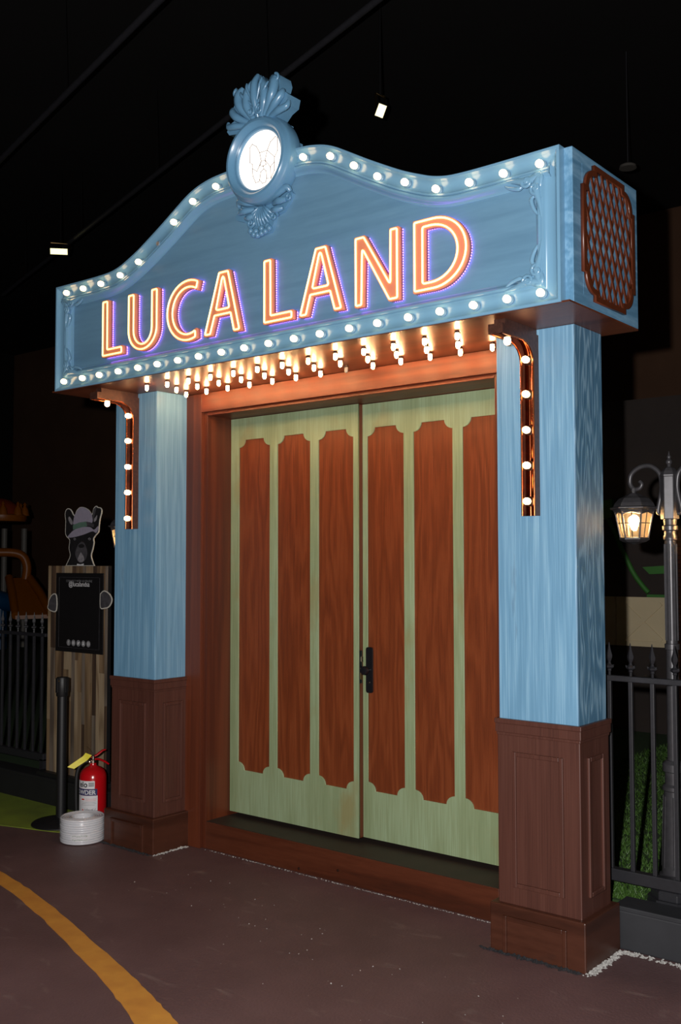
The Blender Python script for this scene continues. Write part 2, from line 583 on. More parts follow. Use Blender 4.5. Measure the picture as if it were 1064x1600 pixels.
def offset(poly, d):
    """positive d grows a polygon outwards"""
    if area2(poly) < 0:
        poly = poly[::-1]
    out = []
    m = len(poly)
    for i in range(m):
        p, a, b = Vector(poly[i]), Vector(poly[i - 1]), Vector(poly[(i + 1) % m])
        t1, t2 = (p - a), (b - p)
        if t1.length < 1e-7 or t2.length < 1e-7:
            out.append(tuple(p)); continue
        t1.normalize(); t2.normalize()
        n1, n2 = Vector((t1.y, -t1.x)), Vector((t2.y, -t2.x))
        nn = n1 + n2
        if nn.length < 1e-6:
            nn = n1.copy()
        nn.normalize()
        c = max(0.25, nn.dot(n1))
        out.append(tuple(p + nn * d / c))
    return out


def arc(cx, cz, rx, rz, a0, a1, n=16):
    return [(cx + rx * math.cos(math.radians(a0 + (a1 - a0) * i / n)), cz + rz * math.sin(math.radians(a0 + (a1 - a0) * i / n))) for i in range(n + 1)]


def smooth_path(pts, sub=6):
    P = [Vector(p) for p in pts]
    out = []
    for i in range(len(P) - 1):
        p0, p1, p2, p3 = P[max(i - 1, 0)], P[i], P[i + 1], P[min(i + 2, len(P) - 1)]
        for k in range(sub):
            t = k / sub
            out.append(0.5 * ((2 * p1) + (p2 - p0) * t + (2 * p0 - 5 * p1 + 4 * p2 - p3) * t * t + (3 * p1 - p0 - 3 * p2 + p3) * t ** 3))
    out.append(P[-1])
    return out


def lerp_list(vals, n):
    """resample a short list of radii to n values"""
    out = []
    for i in range(n):
        t = i / (n - 1) * (len(vals) - 1)
        k = min(int(t), len(vals) - 2)
        out.append(vals[k] * (1 - (t - k)) + vals[k + 1] * (t - k))
    return out


def part_at(name, mb, mat, parent, loc, rot=(0, 0, 0), smooth=None, bevel=0, label=None):
    """part whose mesh is modelled round its own origin; loc is a WORLD point under a top-level root"""
    me = mb.mesh(name) if isinstance(mb, MB) else mb
    o = bpy.data.objects.new(name, me)
    COL.objects.link(o)
    o.parent = parent
    o.location = Vector(loc) - (root_loc(parent) if parent.parent is None else Vector((0, 0, 0)))
    o.rotation_euler = rot
    if label:
        o['label'] = label
    return finish(o, mat, smooth, bevel)


# ------------------------------------------------------------------ the hall
HX0, HX1, HY0, HY1, HZ = -24.0, 10.0, -8.0, 13.0, 7.6
struct('floor', MB().box(HX0, HX1, HY0, HY1, -0.1, 0), 'floor')
struct('ceiling', MB().box(HX0, HX1, HY0, HY1, HZ, HZ + 0.1), 'hall_dark')
struct('wall_back', MB().box(HX0, HX1, HY1, HY1 + 0.1, 0, HZ), 'hall_brown')
struct('wall_front', MB().box(HX0, HX1, HY0 - 0.1, HY0, 0, HZ), 'hall_dark')
struct('wall_left', MB().box(HX0 - 0.1, HX0, HY0, HY1, 0, HZ), 'hall_dark')
struct('wall_right', MB().box(HX1, HX1 + 0.1, HY0, HY1, 0, HZ), 'hall_dark')

# green coated strip of floor in front of the left kerb
gf = [(-9.0, -0.75), (-5.2, -0.52), (-4.3, -0.36), (-3.73, -0.198), (-3.36, -0.09), (-3.0, 0.05), (-2.9, 0.12), (-2.9, 0.30), (-9.0, 0.30)]
struct('floor_green', MB().prism(gf, 'xy', 0.0005, 0.004), 'green_floor')

# painted orange stripe, a sweep across the floor
so = smooth_path([(-4.6, -0.45, 0), (-3.6, -0.585, 0), (-2.907, -0.717, 0), (-2.422, -0.818, 0), (-1.839, -0.988, 0), (-1.365, -1.135, 0), (-1.107, -1.226, 0),
                  (-0.857, -1.318, 0), (-0.5, -1.47, 0), (0.1, -1.78, 0)], 8)
si = smooth_path([(-4.65, -0.53, 0), (-3.55, -0.69, 0), (-2.721, -0.838, 0), (-2.179, -0.980, 0), (-1.76, -1.115, 0), (-1.303, -1.276, 0), (-0.999, -1.404, 0),
                  (-0.8, -1.49, 0), (-0.42, -1.68, 0), (0.15, -2.0, 0)], 8)
mb = MB()
n = len(so)
jit = [random.uniform(-0.004, 0.004) for _ in range(2 * n)]
vs = [(so[i].x, so[i].y + jit[i], 0.003) for i in range(n)] + [(si[i].x, si[i].y + jit[n + i], 0.003) for i in range(n)]
vs += [(a, b, 0.0002) for a, b, c in vs]
fs = [(i, i + 1, n + i + 1, n + i) for i in range(n - 1)]
fs += [(2 * n + i, 2 * n + i + 1, i + 1, i) for i in range(n - 1)] + [(n + i, n + i + 1, 3 * n + i + 1, 3 * n + i) for i in range(n - 1)]
mb.add(vs, fs)
single('floor_stripe', mb, 'stripe', (-1.8, -1.0, 0), 'curved orange-yellow stripe painted across the maroon floor', 'floor stripe')

# turf field behind the fences
struct('floor_turf', MB().box(HX0 + 0.1, HX1 - 0.1, 0.62, HY1 - 0.1, 0.02, 0.15).box(-0.34, HX1 - 0.1, 0.436, 0.62, 0.02, 0.15).box(HX0 + 0.1, -2.57, 0.436, 0.62, 0.02, 0.15), 'turf')
mb = MB()
brx_ = U(1056, 900, 'y', 2.2).x
for i in range(52000):
    t = random.random()
    x, y = random.uniform(-1.3, 1.1), 0.452 + 3.8 * t ** 1.5
    if x < -0.32 and y < 0.7:
        continue
    if math.hypot(x - 0.17, y - 0.56) < 0.14:
        continue
    if 2.0 < y < 2.7 and x > brx_ - 0.06:
        continue
    h = random.uniform(0.010, 0.028)
    a = random.uniform(0, PI)
    wx, wy = math.cos(a) * 0.0035, math.sin(a) * 0.0035
    lx, ly = random.uniform(-0.02, 0.02), random.uniform(-0.02, 0.02)
    mb.add([(x - wx, y - wy, 0.149), (x + wx, y + wy, 0.149), (x + lx, y + ly, 0.15 + h)], [(0, 1, 2)])
g = single('artificial_grass', mb, 'blade', (0.2, 2.0, 0.15), 'short green artificial grass behind the fence with the lamp post', 'grass', kind='stuff')

# kerbs carrying the fences
YK0, YK1, ZK = 0.295, 0.433, 0.178
k = thing('kerb', (-6.3, 0.45, 0), 'long black kerb under the dark fence by the wooden signboard', 'kerb')
part('kerb_body', MB().box(-9.9, -2.56, YK0, YK1, 0, ZK - 0.02), 'kerb_black', k, bevel=0.006)
part('kerb_top', MB().box(-9.9, -2.56, YK0 - 0.01, YK1, ZK - 0.02, ZK), 'kerb_black', k, bevel=0.004)
k = thing('kerb', (1.9, 0.45, 0), 'black painted kerb under the spiked fence and lamp post base', 'kerb')
part('kerb_body', MB().box(0.0, 4.0, YK0 + 0.005, YK1, 0, ZK - 0.02), 'kerb', k, bevel=0.006)
part('kerb_top', MB().box(0.0, 4.0, YK0 - 0.002, YK1, ZK - 0.02, ZK), 'kerb', k, bevel=0.004)

# ------------------------------------------------------------------ pillars
W, D = 0.3604, 0.2543
XL = -2.5441                 # right face of the other pillar
ZS = 2.564                   # underside of the sign
ZCT, ZCB, ZPT = 0.9474, 0.8787, 0.194
EC, EB, EP = 0.0135, 0.0066, 0.0333
pl = thing('pillar', (-W / 2, D / 2, 0), 'blue wooden pillar with brown panelled base, beside the spiked fence and lamp post', 'pillar')
part('shaft', MB().box(-W, -0.004, 0, D, ZCT - 0.01, ZS - 0.0035), 'blue_wood', pl, bevel=0.003)
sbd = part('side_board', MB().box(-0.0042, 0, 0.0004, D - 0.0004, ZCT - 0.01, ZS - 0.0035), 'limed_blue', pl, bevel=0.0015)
part('base_panelling', MB().box(-W - EB, EB, -EB, D + EB, ZPT - 0.01, ZCB + 0.005), 'brown_wood', pl, bevel=0.004)
mb = MB()
for e, a, b in ((EC - 0.004, ZCB, ZCB + 0.012), (EC, ZCB + 0.012, ZCT - 0.02), (EC + 0.003, ZCT - 0.02, ZCT)):
    mb.box(-W - e, e, -e, D + e, a, b)
part('cap_molding', mb, 'brown_wood', pl, bevel=0.003)
part('plinth', MB().box(-W - EP, EP, -EP, D + EP, 0, ZPT), 'plinth_wood', pl, bevel=0.005)


def bead_frame(u0, u1, z0, z1, face, h, open_bottom=False, t=0.018):
    mb = MB()
    segs = [(u0, u0 + t, z0, z1), (u1 - t, u1, z0, z1), (u0 + t, u1 - t, z1 - t, z1)]
    if not open_bottom:
        segs.append((u0 + t, u1 - t, z0, z0 + t))
    for a, b, c, d in segs:
        if face == 'front':
            mb.box(a, b, -h - 0.010, -h + 0.002, c, d)
        else:
            mb.box(h - 0.002, h + 0.010, a, b, c, d)
    return mb


part('panel_molding', bead_frame(-W + 0.065, -0.065, 0.265, 0.815, 'front', EB), 'brown_wood', pl, bevel=0.003)
part('panel_molding', bead_frame(0.055, D - 0.055, 0.265, 0.815, 'side', EB), 'brown_wood', pl, bevel=0.003)
part('plinth_molding', bead_frame(-W + 0.03, -0.045, 0.0, 0.152, 'front', EP, True), 'plinth_wood', pl, bevel=0.003)
pl2 = copy_tree(pl)
pl2.location.x = XL - W / 2
for ch_ in pl2.children:
    if ch_.data == sbd.data:
        ch_.data = sbd.data.copy()
        ch_.data.materials[0] = M['blue_wood']
pl2['label'] = 'blue wooden pillar with brown panelled base, beside the red fire extinguisher'

# crumbled mortar along the plinth feet
def rubble(name, path, mat, label, cat, spread, size, count):
    mb = MB()
    P = [Vector((*p, 0)) for p in path]
    for i in range(count):
        k_ = random.randrange(len(P) - 1)
        t = random.random()
        c = P[k_].lerp(P[k_ + 1], t) + Vector((random.gauss(0, spread), random.gauss(0, spread), 0))
        s = random.uniform(0.35, 1) * size
        q = [Vector((random.uniform(-1, 1), random.uniform(-1, 1), random.uniform(-1, 1))).normalized() * s for _ in range(6)]
        base = [(1, 0, 0), (0, 1, 0), (-1, 0, 0), (0, -1, 0), (0, 0, 0.7), (0, 0, -0.5)]
        vs = [(c.x + b[0] * s + q[j].x * 0.35, c.y + b[1] * s + q[j].y * 0.35, max(0.0005, s * 0.4 + b[2] * s + q[j].z * 0.25)) for j, b in enumerate(base)]
        mb.add(vs, [(0, 1, 4), (1, 2, 4), (2, 3, 4), (3, 0, 4), (1, 0, 5), (2, 1, 5), (3, 2, 5), (0, 3, 5)])
    return single(name, mb, mat, (path[0][0], path[0][1], 0), label, cat, kind='stuff')


E_ = EP + 0.012
rubble('mortar_crumbs', [(E_, -E_ + 0.01), (E_ + 0.004, 0.12), (E_, D + 0.01), (0.1, 0.272), (0.45, 0.270)], 'rubble',
       'white mortar crumbs along the pillar foot and the kerb by the lamp post', 'rubble', 0.009, 0.0085, 520)
rubble('mortar_crumbs', [(-W - E_ - 0.02, -E_), (-W / 2, -E_), (0.01, -E_)], 'rubble_dark',
       'dark grit along the front foot of the pillar beside the lamp post', 'rubble', 0.006, 0.010, 260)
rubble('mortar_crumbs', [(XL + E_, -E_ + 0.01), (XL + E_, 0.12), (XL + E_, 0.2)], 'rubble',
       'white mortar crumbs at the foot of the pillar beside the extinguisher', 'rubble', 0.006, 0.008, 120)
rubble('mortar_crumbs', [(XL - W - E_, -E_), (XL - W / 2, -E_), (XL + 0.02, -E_)], 'rubble_dark',
       'dark grit along the front foot of the pillar beside the extinguisher', 'rubble', 0.006, 0.009, 200)
rubble('mortar_crumbs', [(-2.38, 0.226), (-1.4, 0.226), (-0.5, 0.226)], 'rubble',
       'thin line of pale crumbs along the foot of the door sill', 'rubble', 0.003, 0.004, 420)

rubble('floor_chips', [(-2.2, -0.25), (-1.2, -0.45), (-0.3, -0.75), (0.5, -0.85)], 'rubble',
       'tiny pale chips scattered over the maroon floor before the doors', 'debris', 0.16, 0.0038, 90)

# ------------------------------------------------------------------ door frame and leaves
YC, YST, YD, YDR = 0.2229, 0.2446, 0.430, 0.470
XC0, XC1 = -2.4184, -0.4857       # casing inner edges
XJ0, XJ1 = -2.390, -0.514         # jamb faces
ZLI, ZST = 2.4326, 0.1494
df = thing('door_frame', (-1.452, 0.35, 0), 'reddish brown wooden door frame with lintel and raised sill between blue pillars', 'door frame')
part('casing', MB().box(XL, XC0, YC, 0.34, 0, ZS - 0.0045), 'frame_wood', df, bevel=0.002)
part('casing', MB().box(XC1, -W, YC, 0.34, 0, ZS - 0.0045), 'frame_wood', df, bevel=0.002)
part('jamb', MB().box(XC0, XJ0, YST, 0.60, 0, ZS - 0.0045), 'frame_wood', df, bevel=0.002)
part('jamb', MB().box(XJ1, XC1, YST, 0.60, 0, ZS - 0.0045), 'frame_wood', df, bevel=0.002)
part('lintel', MB().box(XC0, XC1, YC, YST + 0.001, ZLI + 0.019, ZS - 0.0045), 'lintel_wood', df, bevel=0.002)
part('lintel_lip', MB().box(XJ0, XJ1, YST - 0.004, 0.60, ZLI, ZLI + 0.013), 'lintel_wood', df, bevel=0.002)
part('lintel_core', MB().box(XJ0, XJ1, YST + 0.001, 0.60, ZLI + 0.013, ZS - 0.0045), 'lintel_wood', df)
part('tread', MB().box(XJ0, XJ1, YST + 0.006, 0.598, ZST - 0.002, ZST + 0.0015), 'tread', df)
sl = part('sill', MB().box(XJ0, XJ1, YST, 0.60, 0, ZST), 'sill_wood', df, bevel=0.003)
for px, py in ((467, 1357), (528, 1360)):
    p = U(px, py, 'y', YST)
    part('bolt', MB().lathe([(0.007, 0), (0.006, 0.004), (0.002, 0.006)], (p.x, p.y, p.z), '-y', 10), 'socket_dark', sl, smooth=40)

KD = 1.0136                     # rescale of the door plane measured at y=.374 to y=.43


def door_x(x):
    return CX + (x - CX) * KD


ZD0, ZD1 = 0.175, ZLI - 0.003
PZ0, PZ1 = CZ + (0.433 - CZ) * KD, CZ + (2.294 - CZ) * KD


def door_leaf(x0, x1, yf, panels, label):
    t = thing('door_leaf', ((x0 + x1) / 2, yf + 0.02, ZD0), label, 'door')
    part('core', MB().box(x0, x1, yf + 0.012, yf + 0.040, ZD0, ZD1), 'frame_wood', t)
    loops = [[(x0, ZD0), (x1, ZD0), (x1, ZD1), (x0, ZD1)]]
    r = 0.044
    for a, b in panels:
        lp = []
        lp += arc(a, PZ0, r * 1.1, r, 90, 0, 7)
        lp += arc(b, PZ0, r * 1.1, r, 180, 90, 7)
        lp += arc(b, PZ1, r * 1.1, r, 270, 180, 7)
        lp += arc(a, PZ1, r * 1.1, r, 360, 270, 7)
        loops.append(lp)
    part('face_board', shape2d(loops, 'xz', yf, yf + 0.012, 'face_board'), 'green_paint', t, label='distressed pale green face board')
    for a, b in panels:
        part('panel', MB().box(a - 0.005, b + 0.005, yf + 0.008, yf + 0.0125, PZ0 - 0.005, PZ1 + 0.005), 'red_wood', t)
    return t


xm_ = door_x(-1.404)
pl_ = [(door_x(a), door_x(b)) for a, b in ((-2.268, -2.027), (-1.971, -1.731), (-1.674, -1.435))]
pr_ = [(door_x(a), door_x(b)) for a, b in ((-1.375, -1.142), (-1.083, -0.85), (-0.794, -0.561))]
KR = 1.0136
dl = door_leaf(XJ0 + 0.002, xm_, YD, pl_, 'green framed door leaf with reddish panels, the leaf without a black handle plate')
dr = door_leaf(xm_ - 0.0, XJ1 - 0.002, YDR, pr_, 'green framed door leaf with three reddish panels and a black handle plate')
# black escutcheon with knob on the right-hand leaf
hx, hz = U(576.5, 1047, 'y', YDR - 0.01).x, U(576.5, 1047, 'y', YDR - 0.01).z
hh = 0.118
lp = fillet([(hx - 0.021, hz - hh), (hx + 0.021, hz - hh), (hx + 0.021, hz + hh), (hx - 0.021, hz + hh)], 0.014, 5)
hd = part('handle_plate', shape2d([lp], 'xz', YDR - 0.010, YDR, 'handle_plate'), 'handle_black', dr, bevel=0.003)
part('knob', MB().lathe([(0.010, 0), (0.010, 0.022), (0.020, 0.026), (0.024, 0.036), (0.021, 0.048), (0.008, 0.052)], (hx - 0.002, YDR - 0.008, hz + 0.0), '-y', 18), 'handle_black', hd, smooth=40)
part('keyhole', MB().lathe([(0.006, 0), (0.006, 0.0015)], (hx, YDR - 0.010, hz - 0.065), '-y', 12), 'steel', hd)
# mortise lock let into the edge of the other leaf
zl = U(563, 1042, 'x', xm_).z
lk = part('lock', MB().box(xm_ - 0.012, xm_ + 0.003, YD + 0.009, YD + 0.031, zl - 0.085, zl + 0.085), 'handle_black', dl, bevel=0.002)
part('latch', MB().box(xm_ + 0.002, xm_ + 0.012, YD + 0.013, YD + 0.027, zl + 0.025, zl + 0.055), 'steel', lk, bevel=0.003)
part('strike_plate', MB().box(xm_ + 0.002, xm_ + 0.0065, YD + 0.014, YD + 0.026, zl - 0.065, zl - 0.005), 'brass', lk, bevel=0.001)

# ------------------------------------------------------------------ marquee sign
YA, YB, YK = -0.3426, -0.3001, 0.2946
SX0, SX1 = -3.0209, 0.1148
XM = (SX0 + SX1) / 2
BX0, BX1 = -3.0546, 0.1485
ZB, ZT = 2.5632, 3.158
sg = thing('marquee_sign', (XM, 0, ZB), 'long blue arched marquee sign with glowing neon letters and rows of bulbs above the doors', 'sign')
part('box', MB().box(BX0, BX1, YB, YK, ZS + 0.004, ZT), 'blue_box', sg, bevel=0.003)
part('soffit', MB().box(BX0 + 0.001, BX1 - 0.001, YA + 0.008, YK - 0.001, ZS - 0.003, ZS + 0.0042), 'soffit', sg, label='glossy copper-brown underside')

half = [(0.0, 3.496), (0.1, 3.495), (0.2, 3.491), (0.294, 3.486), (0.36, 3.476), (0.42, 3.461), (0.48, 3.437), (0.55, 3.399), (0.67, 3.331), (0.80, 3.262),
        (0.87, 3.228), (0.94, 3.199), (1.0, 3.177), (1.07, 3.162), (1.15, 3.157), (1.25, 3.156), (1.4, 3.157), (1.5679, 3.159)]
hp = smooth_path([(a, b, 0) for a, b in half], 3)
hp = [(p.x, p.y) for p in hp]
contour = [(XM - a, b) for a, b in hp[::-1]] + [(XM + a, b) for a, b in hp[1:]]
contour = contour + [(SX1, ZB)] + [(SX1 - (SX1 - SX0) * i / 12, ZB) for i in range(1, 12)] + [(SX0, ZB)]
if area2(contour) < 0:
    contour = contour[::-1]
YP = -0.302                                       # recessed panel plane
part('back_panel', shape2d([offset(contour, -0.003)], 'xz', YP, YP + 0.03, 'back_panel'), 'blue_panel', sg)


def rim_sweep(prof):
    rings = []
    for s, h in prof:
        ring = offset(contour, -s)
        rings.append([(a, YP - h, b) for a, b in ring])
    n_ = len(contour)
    vs = [p for r_ in rings for p in r_]
    fs = []
    for j in range(len(prof) - 1):
        for i in range(n_):
            i2 = (i + 1) % n_
            fs.append((j * n_ + i, j * n_ + i2, (j + 1) * n_ + i2, (j + 1) * n_ + i))
    return MB().add(vs, fs)


H = YP - YA
part('outer_rim', rim_sweep([(0, -0.028), (0, H - 0.002), (0.002, H), (0.011, H), (0.013, H - 0.004), (0.016, H - 0.006), (0.019, H - 0.012), (0.024, H - 0.016),
                             (0.032, H - 0.0205), (0.043, H - 0.0225), (0.055, H - 0.0215), (0.063, H - 0.018), (0.068, H - 0.012), (0.071, H - 0.008), (0.078, H - 0.007), (0.080, H - 0.012)]),
     'blue_gloss', sg, smooth=35)
part('inner_molding', rim_sweep([(0.0795, H - 0.014), (0.081, H - 0.010), (0.085, H - 0.006), (0.091, H - 0.005), (0.097, H - 0.008), (0.102, H - 0.016), (0.107, H - 0.026), (0.113, 0.006), (0.118, 0.004), (0.1185, -0.001)]),
     'blue_gloss', sg, smooth=35)

# bulbs of the front: globe on a collar
gb = MB().lathe([(0.0105, 0.008), (0.0120, 0.014), (0.0148, 0.023), (0.0152, 0.030), (0.0140, 0.037), (0.0095, 0.043), (0.003, 0.0455)], (0, 0, 0), '-y', 16)
sk = MB().lathe([(0.019, 0), (0.019, 0.009), (0.0165, 0.011), (0.0125, 0.017)], (0, 0, 0), '-y', 16)
YF = YA + 0.0225
spots_b = [-2.91, -2.743, -2.595, -2.436, -2.276, -2.125, -1.970, -1.819, -1.660, -1.507, -1.351, -1.194, -1.041, -0.875, -0.723, -0.564, -0.408, -0.251, -0.101, 0.042]
spots = [(x, 2.605) for x in spots_b]
spots += [(-2.895, 3.102), (-2.744, 3.101), (-2.589, 3.1), (-2.426, 3.117), (-2.278, 3.161), (-2.14, 3.233), (-2.006, 3.313), (-1.866, 3.387), (-1.703, 3.424),
          (-1.139, 3.425), (-0.98, 3.389), (-0.847, 3.313), (-0.72, 3.234), (-0.578, 3.175), (-0.424, 3.11), (-0.266, 3.099), (-0.112, 3.097), (0.044, 3.096)]
kb = (YF - 0.030 - CY) / (YA - 0.02 - CY)
proto = None
for i, (x, z) in enumerate(spots):
    x, z = CX + (x - CX) * kb, CZ + (z - CZ) * kb
    if proto is None:
        proto = part_at('light_bulb', gb, 'bulb', sg, (x, YF, z), smooth=60)
        part_at('socket', sk, 'socket', proto, (0, 0, 0), smooth=40)
        continue
    b = inst(proto, sg, Vector((x, YF, z)) - sg.location)
    if i == 25:                                    # the broken bulb
        b.data = MB().lathe([(0.0125, 0.006), (0.0145, 0.012), (0.010, 0.020), (0.006, 0.018)], (0, 0, 0), '-y', 9).mesh('light_bulb')
        finish(b, 'bulb_off', 50)
        b['label'] = 'broken unlit bulb'

# bulbs of the underside: small caps hanging under a collar
cb = MB().lathe([(0.0080, 0.010), (0.0088, 0.014), (0.0095, 0.024), (0.0090, 0.032), (0.006, 0.037), (0.0015, 0.039)], (0, 0, 0), '-z', 12)
ck = MB().lathe([(0.010, -0.001), (0.010, 0.006), (0.0145, 0.007), (0.0145, 0.010), (0.0085, 0.011)], (0, 0, 0), '-z', 14)
proto = None
A0, DX = -2.411, 0.1645
rows = [(-0.186, [A0 + DX * i for i in range(13)]), (-0.041, [A0 + DX * (i + 0.46) for i in range(12)]), (0.098, [A0 + DX * i for i in range(13)])]
for r_, (y, xs) in enumerate(rows):
    for i, x in enumerate(xs):
        p = Vector((x, y, ZS - 0.003))
        if proto is None:
            proto = part_at('light_bulb', cb, 'bulb_small', sg, p, smooth=60)
            part_at('socket', ck, 'socket_dark', proto, (0, 0, 0), smooth=40)
            continue
        b = inst(proto, sg, p - sg.location)
        if r_ == 2 and i == 7:
            b.data = b.data.copy()
            b.data.materials[0] = M['bulb_off']
            b['label'] = 'unlit clear bulb'

# neon channel letters
KL = (YA - CY) / (YA - 0.06 - CY)


def lz(pts):
    return [(CX + (x - CX) * KL, CZ + (z - CZ) * KL) for x, z in pts]


LET = []
LET.append(('L', 'followed by the letter U', [[(-2.511, 2.976), (-2.475, 2.976), (-2.474, 2.719), (-2.356, 2.719), (-2.356, 2.690), (-2.511, 2.690)]], []))
LET.append(('U', None, [[(-2.299, 2.975)] + arc(-2.1895, 2.79, 0.1095, 0.105, 180, 360, 20) + [(-2.08, 2.976), (-2.117, 2.976)] + arc(-2.1885, 2.79, 0.0715, 0.079, 0, -180, 16) + [(-2.26, 2.975)]], []))
LET.append(('C', None, [arc(-1.848, 2.831, 0.152, 0.147, 64, 290, 26) + arc(-1.848, 2.829, 0.114, 0.117, 297, 60, 22)], []))
LET.append(('A', 'after the letter C', [[(-1.632, 2.975), (-1.573, 2.975), (-1.496, 2.687), (-1.531, 2.687), (-1.554, 2.774), (-1.662, 2.774), (-1.692, 2.689), (-1.728, 2.689)]],
            [[(-1.605, 2.972), (-1.562, 2.798), (-1.653, 2.798)]]))
LET.append(('L', 'after the gap between the two words', [[(-1.336, 2.974), (-1.299, 2.974), (-1.297, 2.718), (-1.169, 2.718), (-1.169, 2.691), (-1.336, 2.691)]], []))
LET.append(('A', 'between L and N', [[(-1.026, 2.971), (-0.972, 2.971), (-0.884, 2.688), (-0.919, 2.688), (-0.945, 2.773), (-1.058, 2.773), (-1.084, 2.689), (-1.118, 2.689)]],
            [[(-1.0015, 2.968), (-0.953, 2.798), (-1.048, 2.798)]]))
LET.append(('N', None, [[(-0.804, 2.969), (-0.761, 2.969), (-0.622, 2.742), (-0.62, 2.972), (-0.588, 2.972), (-0.587, 2.683), (-0.627, 2.683), (-0.769, 2.924), (-0.774, 2.682), (-0.803, 2.682)]], []))
LET.append(('D', None, [[(-0.5, 2.974)] + arc(-0.41, 2.833, 0.155, 0.141, 90, -90, 24) + [(-0.5, 2.692)]],
            [[(-0.461, 2.949)] + arc(-0.42, 2.833, 0.126, 0.116, 90, -90, 20) + [(-0.461, 2.717)]]))
for ch, where, outs, holes in LET:
    tubes = [fillet(lz(lp), 0.006, 4) for lp in outs] + [fillet(lz(lp), 0.010, 4) for lp in holes]
    loops = [fillet(offset(lz(lp), 0.0085), 0.004, 2) for lp in outs] + [fillet(offset(lz(lp), -0.0085), 0.003, 2) for lp in holes]
    lt = part('sign_letter', shape2d(loops, 'xz', YA + 0.0002, YA + 0.028, 'sign_letter'), 'letter_face', sg,
              label='coral channel letter %s%s' % (ch, ' ' + where if where else ''))
    mb = MB()
    for lp in tubes:
        mb.tube([(a, YA - 0.002, b) for a, b in lp], 0.0043, 6, closed=True)
    part('neon_tube', mb, 'neon', lt, smooth=60, label='glowing yellow neon outline')
    mb = MB()
    for lp in [offset(l_, -0.004) if q_ < len(outs) else offset(l_, 0.004) for q_, l_ in enumerate(loops)]:
        acc, step = 0.0, 0.011
        for i in range(len(lp)):
            a, b = Vector(lp[i]), Vector(lp[(i + 1) % len(lp)])
            L_ = (b - a).length
            while acc < L_:
                q = a.lerp(b, acc / L_)
                mb.box(q.x - 0.0024, q.x + 0.0024, YP - 0.0085, YP - 0.0045, q.y - 0.0024, q.y + 0.0024)
                acc += step
            acc -= L_
    part('led_strip', mb, 'led', lt, label='dotted violet backlight')['kind'] = 'stuff'
    mb = MB()
    zs_ = [p[1] for p in loops[0]]
    lp0 = loops[0]
    for q in (lp0[2], lp0[len(lp0) // 2]):
        inn = Vector(q) + (Vector(tubes[0][0]) * 0)
        near = min(tubes[0], key=lambda p_: (Vector(p_) - inn).length)
        inn = Vector(near)
        mb.lathe([(0.003, 0), (0.003, abs(YP - YA) - 0.026)], (inn.x, YP, inn.y), '-y', 8)
    part('standoff', mb, 'socket_dark', lt)


# ornaments ---------------------------------------------------------------
def lobe(mb, pts, radii, y, flat=1.0, n=8):
    P = smooth_path([(a, y + (c[0] if c else 0), b) for (a, b, *c) in pts], 5)
    mb.tube(P, lerp_list(radii, len(P)), n, flat=((0, 1, 0), flat))


def spiral(mb, cx, cz, r0, turns, a0, sgn, y, rt, flat=1.0):
    n_ = int(turns * 14)
    P, R = [], []
    for i in range(n_ + 1):
        t = i / n_
        a = math.radians(a0) + sgn * t * turns * 2 * PI
        r = r0 * (1 - 0.86 * t)
        P.append((cx + r * math.cos(a), y - 0.004 * t, cz + r * math.sin(a)))
        R.append(rt * (1 - 0.35 * t))
    mb.tube(P, R, 7, flat=((0, 1, 0), flat))


def corner_ornament(sx, sz, x, z):
    """acanthus corner: (x, z) outer corner, sx/sz point inwards"""
    mb = MB()
    mb.prism([(x, z), (x + sx * 0.10, z), (x + sx * 0.075, z + sz * 0.035), (x + sx * 0.04, z + sz * 0.045), (x + sx * 0.032, z + sz * 0.08), (x, z + sz * 0.10)][::(1 if sx * sz > 0 else -1)], 'xz', YP - 0.034, YP)
    y = YP - 0.030
    k1 = 1.2
    ko = 1.7
    def Q(pts):
        return [(x + sx * a * k1, z + sz * b * k1, *c) for a, b, *c in pts]
    lobe(mb, Q([(0.006, 0.006), (0.018, 0.03), (0.020, 0.06), (0.010, 0.10), (0.004, 0.15)]), [0.012, 0.017, 0.018, 0.011, 0.003], y)
    lobe(mb, Q([(0.006, 0.006), (0.03, 0.016), (0.06, 0.018), (0.10, 0.008), (0.14, 0.003)]), [0.012, 0.017, 0.018, 0.011, 0.003], y)
    spiral(mb, x + sx * 0.026, z + sz * 0.060, 0.023, 1.4, 90 if sz > 0 else -90, -sx * sz, y - 0.009, 0.0075)
    spiral(mb, x + sx * 0.062, z + sz * 0.026, 0.023, 1.4, 0 if sx > 0 else 180, sx * sz, y - 0.009, 0.0075)
    for a in (15, 32, 50, 68, 82):
        ca, sa = math.cos(math.radians(a)), math.sin(math.radians(a))
        lobe(mb, Q([(0.004, 0.004), (0.02 * ca, 0.02 * sa), (0.046 * ca, 0.046 * sa)]), [0.007, 0.011, 0.005], y - 0.003)
    lobe(mb, Q([(0.03, 0.07), (0.040, 0.085), (0.030, 0.115), (0.016, 0.135)]), [0.005, 0.010, 0.008, 0.003], y)
    lobe(mb, Q([(0.07, 0.03), (0.085, 0.036), (0.115, 0.028), (0.135, 0.016)]), [0.005, 0.010, 0.008, 0.003], y)
    spiral(mb, x + sx * 0.012, z + sz * 0.165, 0.010, 1.1, 90, -sx * sz, y, 0.003)
    return mb


for sx, sz, x, z in ((1, 1, SX0 + 0.074, ZB + 0.076), (-1, 1, SX1 - 0.074, ZB + 0.076), (1, -1, SX0 + 0.074, ZT - 0.083), (-1, -1, SX1 - 0.074, ZT - 0.083)):
    part('corner_ornament', corner_ornament(sx, sz, x, z), 'blue_gloss', sg, smooth=70)

